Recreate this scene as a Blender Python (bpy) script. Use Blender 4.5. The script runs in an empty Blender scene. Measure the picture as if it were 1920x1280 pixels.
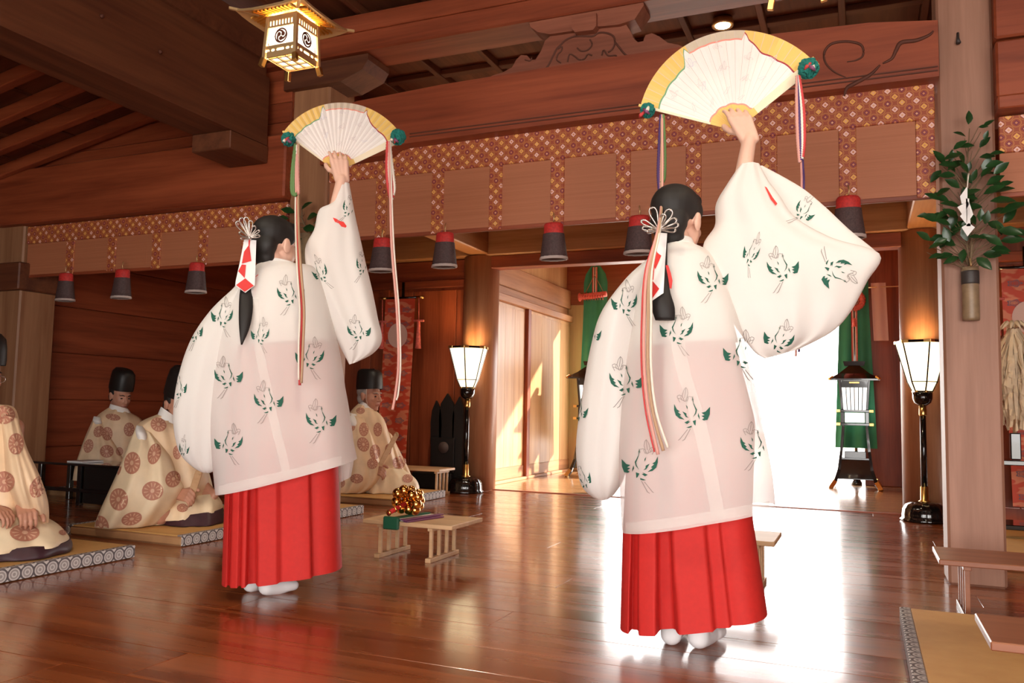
import bpy, bmesh, math, random
from mathutils import Vector, Matrix
from mathutils.bvhtree import BVHTree

random.seed(7)
C = bpy.context.scene.collection
V = Vector

# ------------------------------------------------------------------ camera
# world: +X along the front of the hall, +Y towards the altar, +Z up, floor at z = 0
EYE = V((0.0, 0.0, 0.80))
CAM_R = V((0.9212, 0.3886, 0.0186))      # camera right, up, backward in the world
CAM_F = V((-0.3899, 0.9177, 0.0799)).normalized()
CAM_R = (CAM_R - CAM_R.dot(CAM_F) * CAM_F).normalized()
CAM_U = CAM_R.cross(CAM_F)
FPX = 1555.0                              # focal length, 1920 units across the sensor
cd = bpy.data.cameras.new('camera')
cd.sensor_width = 36.0
cd.lens = FPX / 1920 * 36
cd.clip_start = 0.05
cam = bpy.data.objects.new('camera', cd)
C.objects.link(cam)
m = Matrix((CAM_R, CAM_U, -CAM_F)).transposed().to_4x4()
m.translation = EYE
cam.matrix_world = m
sc = bpy.context.scene
sc.camera = cam

# ------------------------------------------------------------------ sky, daylight, exposure
w = bpy.data.worlds.new('sky')
sc.world = w
w.use_nodes = True
bg = w.node_tree.nodes['Background']
bg.inputs['Color'].default_value = (1.0, 0.965, 0.93, 1)
bg.inputs['Strength'].default_value = 3.2
sc.view_settings.view_transform = 'Standard'
sc.view_settings.look = 'None'
sc.view_settings.gamma = 1.0
sc.view_settings.use_curve_mapping = False
sc.view_settings.exposure = 1.62


def area(name, loc, size, size_y, direction, power, color, portal=False, spread=180):
    l = bpy.data.lights.new(name, 'AREA')
    l.shape = 'RECTANGLE'
    l.size, l.size_y = size, size_y
    l.energy, l.color = power, color
    l.spread = math.radians(spread)
    if portal:
        l.cycles.is_portal = True
    o = bpy.data.objects.new(name, l)
    o.location = loc
    o.rotation_euler = V(direction).to_track_quat('-Z', 'Y').to_euler()
    C.objects.link(o)
    return o


# the open front of the hall behind the camera and the open doorway behind the altar
area('front_daylight', (.6, -2.4, 1.35), 6.8, 2.7, (0, 1, 0), 1, (1, 1, 1), portal=True)
area('altar_daylight', (-1.7, 10.7, 1.25), 2.9, 2.5, (0, -1, 0), 1, (1, 1, 1), portal=True)
sun = bpy.data.lights.new('sun', 'SUN')
sun.energy, sun.angle, sun.color = 5.0, math.radians(1.5), (1, 0.93, 0.82)
so = bpy.data.objects.new('sun', sun)
so.rotation_euler = V((-0.62, -0.70, -0.50)).to_track_quat('-Z', 'Y').to_euler()
C.objects.link(so)
sc.cycles.max_bounces = 8
sc.cycles.diffuse_bounces = 5
sc.cycles.transparent_max_bounces = 10
sc.cycles.sample_clamp_indirect = 4.0


# ------------------------------------------------------------------ where things stand
def ray(px, py):
    return CAM_R * (px - 960) + CAM_U * (640 - py) + CAM_F * FPX


def at(px, py, y):
    """the point of the vertical plane at depth y that the survey photograph shows at (px, py)"""
    d = ray(px, py)
    return EYE + d * (y / d.y)


def on_floor(px, py, z=0.0):
    d = ray(px, py)
    return EYE + d * ((z - EYE.z) / d.z)


class Stand:
    """a standing or seated figure's own frame: o on the floor, f away from the viewer, r to the right"""
    def __init__(s, x, y):
        s.o = V((x, y, 0))
        s.f = V((x, y, 0)).normalized()
        s.r = V((s.f.y, -s.f.x, 0))

    def pt(s, px, py, k=0.0):
        d = ray(px, py)
        n = s.f
        return EYE + d * (((s.o + n * k) - EYE).dot(n) / d.dot(n))


# ------------------------------------------------------------------ materials
def mat(name, color, rough=0.6, metal=0.0, emit=0.0, ecol=None, coat=0.0, spec=None, var=0.0, scale=30, bump=0.0):
    m = bpy.data.materials.new(name)
    m.use_nodes = True
    nt = m.node_tree
    b = nt.nodes['Principled BSDF']
    c4 = (*color, 1)
    b.inputs['Base Color'].default_value = c4
    b.inputs['Roughness'].default_value = rough
    b.inputs['Metallic'].default_value = metal
    b.inputs['Coat Weight'].default_value = coat
    if spec is not None:
        b.inputs['Specular IOR Level'].default_value = spec
    if emit:
        b.inputs['Emission Color'].default_value = (*(ecol or color), 1)
        b.inputs['Emission Strength'].default_value = emit
    if var or bump:
        tc = nt.nodes.new('ShaderNodeTexCoord')
        n = nt.nodes.new('ShaderNodeTexNoise')
        n.inputs['Scale'].default_value = scale
        n.inputs['Detail'].default_value = 4
        nt.links.new(tc.outputs['Object'], n.inputs['Vector'])
        if var:
            r = nt.nodes.new('ShaderNodeValToRGB')
            r.color_ramp.elements[0].position = 0.3
            r.color_ramp.elements[1].position = 0.7
            r.color_ramp.elements[0].color = (*[max(0, x * (1 - var)) for x in color], 1)
            r.color_ramp.elements[1].color = (*[min(1, x * (1 + var)) for x in color], 1)
            nt.links.new(n.outputs['Fac'], r.inputs['Fac'])
            nt.links.new(r.outputs['Color'], b.inputs['Base Color'])
        if bump:
            bp = nt.nodes.new('ShaderNodeBump')
            bp.inputs['Strength'].default_value = bump
            bp.inputs['Distance'].default_value = 0.005
            nt.links.new(n.outputs['Fac'], bp.inputs['Height'])
            nt.links.new(bp.outputs['Normal'], b.inputs['Normal'])
    return m


def wood(name, c1, c2, axis='X', rough=0.45, coat=0.0, coat_rough=0.1, scale=1.0, vary=0.12, bump=0.15, rough_var=0.0):
    """grain running along an axis, board to board tone from the object's own random number"""
    m = bpy.data.materials.new(name)
    m.use_nodes = True
    nt = m.node_tree
    N, L = nt.nodes.new, nt.links.new
    b = nt.nodes['Principled BSDF']
    g = N('ShaderNodeNewGeometry')
    oi = N('ShaderNodeObjectInfo')
    add = N('ShaderNodeVectorMath'); add.operation = 'ADD'
    sc_ = N('ShaderNodeVectorMath'); sc_.operation = 'SCALE'
    sc_.inputs[0].default_value = (7.3, 3.1, 5.7)
    L(oi.outputs['Random'], sc_.inputs['Scale'])
    L(g.outputs['Position'], add.inputs[0]); L(sc_.outputs[0], add.inputs[1])
    mp = N('ShaderNodeMapping')
    s = [9 * scale] * 3
    s['XYZ'.index(axis)] = 0.55 * scale
    mp.inputs['Scale'].default_value = s
    L(add.outputs[0], mp.inputs['Vector'])
    n1 = N('ShaderNodeTexNoise'); n1.inputs['Scale'].default_value = 1.0
    n1.inputs['Detail'].default_value = 6; n1.inputs['Distortion'].default_value = 0.6
    L(mp.outputs[0], n1.inputs['Vector'])
    n2 = N('ShaderNodeTexNoise'); n2.inputs['Scale'].default_value = 6.0
    n2.inputs['Detail'].default_value = 3
    L(mp.outputs[0], n2.inputs['Vector'])
    mx = N('ShaderNodeMath'); mx.operation = 'MULTIPLY_ADD'
    mx.inputs[1].default_value = 0.35
    L(n2.outputs['Fac'], mx.inputs[0]); L(n1.outputs['Fac'], mx.inputs[2])
    r = N('ShaderNodeValToRGB')
    r.color_ramp.elements[0].position = 0.48
    r.color_ramp.elements[1].position = 0.86
    r.color_ramp.elements[0].color = (*c2, 1)
    r.color_ramp.elements[1].color = (*c1, 1)
    L(mx.outputs[0], r.inputs['Fac'])
    hv = N('ShaderNodeHueSaturation')
    mr = N('ShaderNodeMapRange')
    mr.inputs['To Min'].default_value = 1 - vary
    mr.inputs['To Max'].default_value = 1 + vary
    L(oi.outputs['Random'], mr.inputs['Value']); L(mr.outputs[0], hv.inputs['Value'])
    L(r.outputs['Color'], hv.inputs['Color'])
    L(hv.outputs['Color'], b.inputs['Base Color'])
    b.inputs['Roughness'].default_value = rough
    if rough_var:
        rr = N('ShaderNodeMapRange')
        rr.inputs['From Min'].default_value = 0.35; rr.inputs['From Max'].default_value = 0.75
        rr.inputs['To Min'].default_value = rough - rough_var; rr.inputs['To Max'].default_value = rough + rough_var
        L(n1.outputs['Fac'], rr.inputs['Value']); L(rr.outputs[0], b.inputs['Roughness'])
    b.inputs['Coat Weight'].default_value = coat
    b.inputs['Coat Roughness'].default_value = coat_rough
    if bump:
        bp = N('ShaderNodeBump')
        bp.inputs['Strength'].default_value = bump
        bp.inputs['Distance'].default_value = 0.002
        L(mx.outputs[0], bp.inputs['Height']); L(bp.outputs['Normal'], b.inputs['Normal'])
    return m


def expr(nt, op, a, b=None):
    n = nt.nodes.new('ShaderNodeMath'); n.operation = op
    for i, x in enumerate((a, b)):
        if x is None:
            continue
        if isinstance(x, (int, float)):
            n.inputs[i].default_value = x
        else:
            nt.links.new(x, n.inputs[i])
    return n.outputs[0]


def mixc(nt, f, a, b):
    n = nt.nodes.new('ShaderNodeMix'); n.data_type = 'RGBA'
    if isinstance(f, (int, float)):
        n.inputs[0].default_value = f
    else:
        nt.links.new(f, n.inputs[0])
    for i, x in ((6, a), (7, b)):
        if isinstance(x, tuple):
            n.inputs[i].default_value = (*x, 1)
        else:
            nt.links.new(x, n.inputs[i])
    return n.outputs[2]


def plane_coords(nt, ax='XZ', sx=1.0, sy=1.0):
    g = nt.nodes.new('ShaderNodeNewGeometry')
    s = nt.nodes.new('ShaderNodeSeparateXYZ')
    nt.links.new(g.outputs['Position'], s.inputs[0])
    o = {'X': s.outputs[0], 'Y': s.outputs[1], 'Z': s.outputs[2]}
    return expr(nt, 'MULTIPLY', o[ax[0]], 1 / sx), expr(nt, 'MULTIPLY', o[ax[1]], 1 / sy)


def brocade(name, cell=0.085):
    """staggered lozenges, white, yellow and plum, ringed in gold on rust red"""
    m = bpy.data.materials.new(name); m.use_nodes = True
    nt = m.node_tree; b = nt.nodes['Principled BSDF']
    u, v = plane_coords(nt, 'XZ', cell, cell)
    col = None
    out = None
    for k, off in enumerate((0.0, 0.5)):
        uu = expr(nt, 'ADD', u, off + 100); vv = expr(nt, 'ADD', v, off + 100)
        iu = expr(nt, 'FLOOR', uu); iv = expr(nt, 'FLOOR', vv)
        fu = expr(nt, 'ABSOLUTE', expr(nt, 'SUBTRACT', expr(nt, 'FRACT', uu), 0.5))
        fv = expr(nt, 'ABSOLUTE', expr(nt, 'SUBTRACT', expr(nt, 'FRACT', vv), 0.5))
        d = expr(nt, 'ADD', fu, fv)
        rr = expr(nt, 'SQRT', expr(nt, 'ADD', expr(nt, 'MULTIPLY', fu, fu), expr(nt, 'MULTIPLY', fv, fv)))
        ring = expr(nt, 'LESS_THAN', expr(nt, 'ABSOLUTE', expr(nt, 'SUBTRACT', rr, 0.31)), 0.035)
        idx = expr(nt, 'ADD', expr(nt, 'ADD', expr(nt, 'MULTIPLY', iu, 2.0), iv), float(k))
        mod = expr(nt, 'MODULO', idx, 3.0)
        lo = mixc(nt, expr(nt, 'GREATER_THAN', mod, 0.5), (0.85, 0.55, 0.50), (0.80, 0.42, 0.09))
        lo = mixc(nt, expr(nt, 'GREATER_THAN', mod, 1.5), lo, (0.22, 0.03, 0.05))
        centre = expr(nt, 'LESS_THAN', d, 0.10)
        lo = mixc(nt, centre, lo, (0.62, 0.22, 0.10) if k == 0 else (0.75, 0.38, 0.22))
        base = (0.36, 0.075, 0.03) if out is None else out
        c = mixc(nt, ring, base, (0.50, 0.17, 0.05))
        out = mixc(nt, expr(nt, 'LESS_THAN', d, 0.235), c, lo)
    nt.links.new(out, b.inputs['Base Color'])
    b.inputs['Roughness'].default_value = 0.55
    return m


def rings(name, ax, cell, ground, line, inner):
    """rows of ringed crests, as on the cloth borders of tatami"""
    m = bpy.data.materials.new(name); m.use_nodes = True
    nt = m.node_tree; b = nt.nodes['Principled BSDF']
    u, v = plane_coords(nt, ax, cell, cell)
    fu = expr(nt, 'SUBTRACT', expr(nt, 'FRACT', expr(nt, 'ADD', u, 200)), 0.5)
    fv = expr(nt, 'SUBTRACT', expr(nt, 'FRACT', expr(nt, 'ADD', v, 200)), 0.5)
    rr = expr(nt, 'SQRT', expr(nt, 'ADD', expr(nt, 'MULTIPLY', fu, fu), expr(nt, 'MULTIPLY', fv, fv)))
    d = expr(nt, 'ADD', expr(nt, 'ABSOLUTE', fu), expr(nt, 'ABSOLUTE', fv))
    c = mixc(nt, expr(nt, 'GREATER_THAN', d, 0.78), ground, line)
    c = mixc(nt, expr(nt, 'LESS_THAN', rr, 0.43), c, line)
    c = mixc(nt, expr(nt, 'LESS_THAN', rr, 0.34), c, inner)
    c = mixc(nt, expr(nt, 'LESS_THAN', expr(nt, 'ABSOLUTE', expr(nt, 'SUBTRACT', rr, 0.17)), 0.05), c, line)
    nt.links.new(c, b.inputs['Base Color'])
    b.inputs['Roughness'].default_value = 0.8
    return m


def sheer(name, color, see=0.2, trans=0.35):
    """thin woven cloth: light shines through it and what lies beneath tints it"""
    m = bpy.data.materials.new(name); m.use_nodes = True
    nt = m.node_tree; N, L = nt.nodes.new, nt.links.new
    nt.nodes.remove(nt.nodes['Principled BSDF'])
    out = nt.nodes['Material Output']
    d = N('ShaderNodeBsdfDiffuse'); d.inputs['Color'].default_value = (*color, 1)
    t = N('ShaderNodeBsdfTranslucent'); t.inputs['Color'].default_value = (*color, 1)
    a = N('ShaderNodeMixShader'); a.inputs[0].default_value = trans
    L(d.outputs[0], a.inputs[1]); L(t.outputs[0], a.inputs[2])
    p = N('ShaderNodeBsdfTransparent')
    bx = N('ShaderNodeMixShader'); bx.inputs[0].default_value = see
    L(a.outputs[0], bx.inputs[1]); L(p.outputs[0], bx.inputs[2])
    L(bx.outputs[0], out.inputs['Surface'])
    return m


def straw(name, c1, c2, ax):
    m = bpy.data.materials.new(name); m.use_nodes = True
    nt = m.node_tree; b = nt.nodes['Principled BSDF']
    u, v = plane_coords(nt, ax, 1, 1)
    wv = expr(nt, 'SINE', expr(nt, 'MULTIPLY', u, 900.0))
    nz = nt.nodes.new('ShaderNodeTexNoise'); nz.inputs['Scale'].default_value = 14
    g = nt.nodes.new('ShaderNodeNewGeometry'); nt.links.new(g.outputs['Position'], nz.inputs['Vector'])
    f = expr(nt, 'ADD', expr(nt, 'MULTIPLY', wv, 0.15), nz.outputs['Fac'])
    nt.links.new(mixc(nt, f, c2, c1), b.inputs['Base Color'])
    b.inputs['Roughness'].default_value = 0.7
    return m


def reed(name, c1, c2):
    """split bamboo blind: fine level reeds and darker stitching"""
    m = bpy.data.materials.new(name); m.use_nodes = True
    nt = m.node_tree; b = nt.nodes['Principled BSDF']
    u, v = plane_coords(nt, 'XZ', 1, 1)
    wv = expr(nt, 'SINE', expr(nt, 'MULTIPLY', v, 1100.0))
    nz = nt.nodes.new('ShaderNodeTexNoise'); nz.inputs['Scale'].default_value = 1
    nz.inputs['Detail'].default_value = 3
    g = nt.nodes.new('ShaderNodeNewGeometry')
    mp = nt.nodes.new('ShaderNodeMapping'); mp.inputs['Scale'].default_value = (1.5, 1, 130)
    nt.links.new(g.outputs['Position'], mp.inputs['Vector']); nt.links.new(mp.outputs[0], nz.inputs['Vector'])
    f = expr(nt, 'ADD', expr(nt, 'MULTIPLY', wv, 0.12), nz.outputs['Fac'])
    nt.links.new(mixc(nt, f, c2, c1), b.inputs['Base Color'])
    b.inputs['Roughness'].default_value = 0.6
    return m


def cloudy(name, c1, c2):
    """red brocade with drifting paler clouds"""
    m = bpy.data.materials.new(name); m.use_nodes = True
    nt = m.node_tree; b = nt.nodes['Principled BSDF']
    g = nt.nodes.new('ShaderNodeNewGeometry')
    mp = nt.nodes.new('ShaderNodeMapping'); mp.inputs['Scale'].default_value = (6, 6, 13)
    nz = nt.nodes.new('ShaderNodeTexNoise'); nz.inputs['Scale'].default_value = 1.6; nz.inputs['Detail'].default_value = 1
    nt.links.new(g.outputs['Position'], mp.inputs['Vector']); nt.links.new(mp.outputs[0], nz.inputs['Vector'])
    r = nt.nodes.new('ShaderNodeValToRGB')
    r.color_ramp.elements[0].position = 0.50; r.color_ramp.elements[1].position = 0.56
    r.color_ramp.elements[0].color = (*c1, 1); r.color_ramp.elements[1].color = (*c2, 1)
    nt.links.new(nz.outputs['Fac'], r.inputs['Fac'])
    nt.links.new(r.outputs['Color'], b.inputs['Base Color'])
    b.inputs['Roughness'].default_value = 0.6
    return m


M = {}
M['floor'] = wood('polished_floor_wood', (0.37, 0.100, 0.026), (0.16, 0.032, 0.007), 'X', rough=0.30, coat=0.7, coat_rough=0.13, vary=0.05, bump=0.10, rough_var=0.08)
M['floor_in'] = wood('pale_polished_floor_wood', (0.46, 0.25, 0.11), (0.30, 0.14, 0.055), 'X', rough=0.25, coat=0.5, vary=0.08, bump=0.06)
M['red_x'] = wood('red_brown_cedar_along_x', (0.33, 0.072, 0.026), (0.17, 0.029, 0.009), 'X', rough=0.5, vary=0.10)
M['red_y'] = wood('red_brown_cedar_along_y', (0.33, 0.072, 0.026), (0.17, 0.029, 0.009), 'Y', rough=0.5, vary=0.10)
M['red_z'] = wood('red_brown_cedar_along_z', (0.36, 0.080, 0.027), (0.18, 0.033, 0.009), 'Z', rough=0.45, vary=0.10)
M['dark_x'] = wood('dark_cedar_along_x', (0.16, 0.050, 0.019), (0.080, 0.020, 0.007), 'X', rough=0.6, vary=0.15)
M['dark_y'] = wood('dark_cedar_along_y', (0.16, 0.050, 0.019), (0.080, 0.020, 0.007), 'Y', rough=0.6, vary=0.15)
M['post'] = wood('weathered_post_wood', (0.44, 0.225, 0.15), (0.30, 0.138, 0.085), 'Z', rough=0.55, vary=0.05)
M['post_brown'] = wood('brown_post_wood', (0.40, 0.20, 0.10), (0.26, 0.11, 0.05), 'Z', rough=0.55, vary=0.05)
M['pillar'] = wood('golden_pillar_wood', (0.50, 0.235, 0.115), (0.33, 0.125, 0.055), 'Z', rough=0.42, vary=0.05)
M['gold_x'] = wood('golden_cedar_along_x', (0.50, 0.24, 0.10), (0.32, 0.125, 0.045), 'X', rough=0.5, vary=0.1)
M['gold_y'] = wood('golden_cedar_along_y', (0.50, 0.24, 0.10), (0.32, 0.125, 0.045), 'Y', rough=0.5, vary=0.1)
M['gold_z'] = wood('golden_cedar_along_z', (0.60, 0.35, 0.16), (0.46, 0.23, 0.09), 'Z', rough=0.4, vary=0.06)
M['carved'] = wood('greyed_carved_wood', (0.33, 0.105, 0.058), (0.20, 0.056, 0.028), 'X', rough=0.6, vary=0.05)
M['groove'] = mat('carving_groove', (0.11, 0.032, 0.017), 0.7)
M['hinoki'] = wood('bare_cypress_wood', (0.70, 0.46, 0.26), (0.55, 0.32, 0.16), 'X', rough=0.5, vary=0.05, bump=0.05)
M['hinoki_red'] = wood('reddened_cypress_wood', (0.34, 0.12, 0.052), (0.22, 0.065, 0.026), 'X', rough=0.4, vary=0.05, bump=0.05)
M['lacquer'] = mat('black_lacquer', (0.006, 0.005, 0.005), 0.12, coat=0.6)
M['black'] = mat('matt_black_wood', (0.010, 0.007, 0.006), 0.5)
M['gilt'] = mat('gilt_brass', (0.80, 0.52, 0.18), 0.28, metal=1.0)
M['brass'] = mat('lantern_brass', (0.72, 0.50, 0.25), 0.38, metal=0.75)
M['brocade'] = brocade('lozenge_brocade', 0.066)
M['reed'] = reed('split_bamboo_reed', (0.50, 0.185, 0.088), (0.36, 0.115, 0.05))
M['tassel_red'] = mat('red_tassel_silk', (0.55, 0.03, 0.025), 0.6, var=0.2, scale=80)
M['tassel_dark'] = mat('dark_tassel_silk', (0.075, 0.04, 0.038), 0.7, var=0.3, scale=120)
M['tassel_fringe'] = mat('pale_tassel_fringe', (0.50, 0.40, 0.36), 0.8)
M['straw'] = straw('rush_tatami', (0.66, 0.37, 0.125), (0.55, 0.28, 0.085), 'YX')
M['straw_side'] = straw('straw_tatami_side', (0.50, 0.27, 0.12), (0.36, 0.18, 0.08), 'ZX')
M['border_y'] = rings('crested_tatami_border_along_y', 'YZ', 0.062, (0.12, 0.10, 0.105), (0.62, 0.58, 0.56), (0.36, 0.32, 0.31))
M['border_t'] = rings('crested_tatami_border_on_top', 'YX', 0.062, (0.12, 0.09, 0.09), (0.46, 0.41, 0.39), (0.26, 0.21, 0.20))
M['skin'] = mat('skin', (0.74, 0.45, 0.34), 0.5, var=0.05, scale=18)
M['skin_tan'] = mat('tanned_skin', (0.52, 0.25, 0.165), 0.5, var=0.08, scale=18)
M['hair'] = mat('black_hair', (0.010, 0.007, 0.006), 0.62)
M['grey_hair'] = mat('grey_hair', (0.40, 0.35, 0.32), 0.7, var=0.25, scale=160)
M['eye'] = mat('eye_dark', (0.02, 0.012, 0.01), 0.2)
M['lip'] = mat('lip', (0.45, 0.16, 0.13), 0.5)
M['chihaya'] = sheer('sheer_white_silk', (0.93, 0.90, 0.865), 0.29, 0.26)
M['sleeve_silk'] = sheer('sheer_white_silk_doubled', (0.93, 0.90, 0.865), 0.07, 0.26)
M['seam_silk'] = sheer('sheer_white_silk_folded', (0.93, 0.90, 0.865), 0.45, 0.26)
M['white'] = mat('white_cotton', (0.86, 0.83, 0.80), 0.8)
M['sock'] = mat('white_tabi_cotton', (0.84, 0.80, 0.80), 0.8)
M['hakama'] = mat('scarlet_hakama_cloth', (0.52, 0.013, 0.009), 0.75, var=0.05, scale=60)
M['print_green'] = mat('printed_green_leaf', (0.012, 0.10, 0.065), 0.8)
M['print_grey'] = mat('printed_grey_line', (0.34, 0.31, 0.29), 0.8)
M['print_red'] = mat('red_knot_print', (0.78, 0.05, 0.04), 0.8)
M['gold_silk'] = mat('pale_gold_silk', (0.78, 0.565, 0.36), 0.5, var=0.10, scale=9)
M['gold_silk2'] = mat('cream_gold_silk', (0.82, 0.65, 0.44), 0.5, var=0.08, scale=9)
M['medal'] = mat('rust_crest_weave', (0.47, 0.20, 0.13), 0.6)
M['medal_light'] = mat('pale_crest_weave', (0.66, 0.40, 0.27), 0.6)
M['purple'] = mat('dark_purple_silk', (0.045, 0.012, 0.020), 0.55, var=0.2, scale=20)
M['paper'] = mat('white_paper', (0.85, 0.83, 0.82), 0.8)
M['red_paper'] = mat('red_paper', (0.66, 0.025, 0.02), 0.6)
M['silver'] = mat('polished_silver', (0.55, 0.50, 0.46), 0.25, metal=0.9)
M['fan_white'] = mat('fan_paper', (0.86, 0.80, 0.76), 0.75)
M['fan_gold'] = mat('fan_gold_leaf', (0.80, 0.52, 0.14), 0.55)
M['fan_grey'] = mat('fan_greige_edge', (0.60, 0.50, 0.38), 0.7)
M['fan_cream'] = mat('fan_guard_cream', (0.84, 0.73, 0.53), 0.5)
M['fan_pink'] = mat('fan_pink_line', (0.80, 0.30, 0.24), 0.7)
M['fan_maroon'] = mat('fan_maroon_line', (0.36, 0.03, 0.05), 0.7)
M['fan_green'] = mat('fan_green_line', (0.17, 0.36, 0.20), 0.7)
M['fan_fold'] = mat('fan_fold_line', (0.62, 0.53, 0.48), 0.8)
M['sheer_inner'] = sheer('sheer_inner_robe', (0.93, 0.88, 0.86), 0.85, 0.20)
M['fan_sketch'] = mat('fan_faint_sketch', (0.70, 0.63, 0.62), 0.8)
M['fan_sketch2'] = mat('fan_faint_blue_sketch', (0.66, 0.64, 0.70), 0.8)
M['pompom'] = mat('teal_pompom_silk', (0.006, 0.17, 0.14), 0.8, bump=1.0, scale=200)
M['cord_pink'] = mat('pink_braided_cord', (0.66, 0.32, 0.27), 0.7)
M['cord_red'] = mat('red_braided_cord', (0.55, 0.05, 0.05), 0.7)
M['cord_white'] = mat('white_braided_cord', (0.80, 0.72, 0.62), 0.7)
M['cord_green'] = mat('green_braided_cord', (0.12, 0.22, 0.07), 0.7)
M['cord_purple'] = mat('purple_braided_cord', (0.07, 0.03, 0.13), 0.7)
M['cord_tan'] = mat('tan_braided_cord', (0.45, 0.28, 0.17), 0.7)
M['green_silk'] = mat('green_silk', (0.035, 0.30, 0.15), 0.6, var=0.08, scale=6)
M['coral'] = mat('coral_wrapped_cord', (0.75, 0.16, 0.12), 0.6, var=0.25, scale=50)
M['red_brocade'] = cloudy('red_cloud_brocade', (0.68, 0.075, 0.03), (0.78, 0.24, 0.12))
M['motif_grey'] = mat('grey_violet_weave', (0.24, 0.14, 0.16), 0.7)
M['disc'] = mat('pale_sun_disc', (0.78, 0.50, 0.40), 0.6)
M['crest_disc'] = mat('dim_crest_disc', (0.10, 0.065, 0.055), 0.6)
M['lamp'] = mat('lit_lamp_paper', (0.9, 0.8, 0.62), 0.8, emit=1.0, ecol=(1.0, 0.78, 0.45))
M['lantern'] = mat('lit_lantern_pane', (0.9, 0.9, 0.85), 0.8, emit=0.62, ecol=(1.0, 0.92, 0.80))
M['andon'] = mat('lit_andon_paper', (0.9, 0.9, 0.88), 0.8, emit=0.55, ecol=(1.0, 0.96, 0.90))
M['bulb'] = mat('lit_downlight', (1, 0.9, 0.7), 0.5, emit=12.0, ecol=(1.0, 0.85, 0.55))
M['tomoe'] = mat('dark_brown_crest', (0.10, 0.025, 0.01), 0.6)
M['leaf'] = mat('sakaki_leaf', (0.016, 0.055, 0.014), 0.28, var=0.35, scale=25)
M['twig'] = mat('twig_bark', (0.20, 0.13, 0.07), 0.7)
M['bamboo'] = mat('aged_bamboo', (0.28, 0.19, 0.11), 0.4, var=0.2, scale=30)
M['band'] = mat('dark_band', (0.05, 0.04, 0.037), 0.5)
M['streamer'] = mat('cream_paper_streamer', (0.78, 0.62, 0.42), 0.7, var=0.12, scale=14)
M['gold_bell'] = mat('gold_bell', (0.85, 0.42, 0.10), 0.16, metal=1.0)
M['ribbon_green'] = mat('green_ribbon', (0.015, 0.11, 0.055), 0.45)
M['ribbon_white'] = mat('white_ribbon', (0.80, 0.74, 0.68), 0.45)
M['ribbon_purple'] = mat('purple_ribbon', (0.20, 0.06, 0.14), 0.45)
M['gravel'] = mat('pale_courtyard_gravel', (0.62, 0.60, 0.56), 0.9, var=0.1, scale=40)
M['noren'] = mat('pale_hanging_cloth', (0.72, 0.52, 0.44), 0.8)


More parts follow.
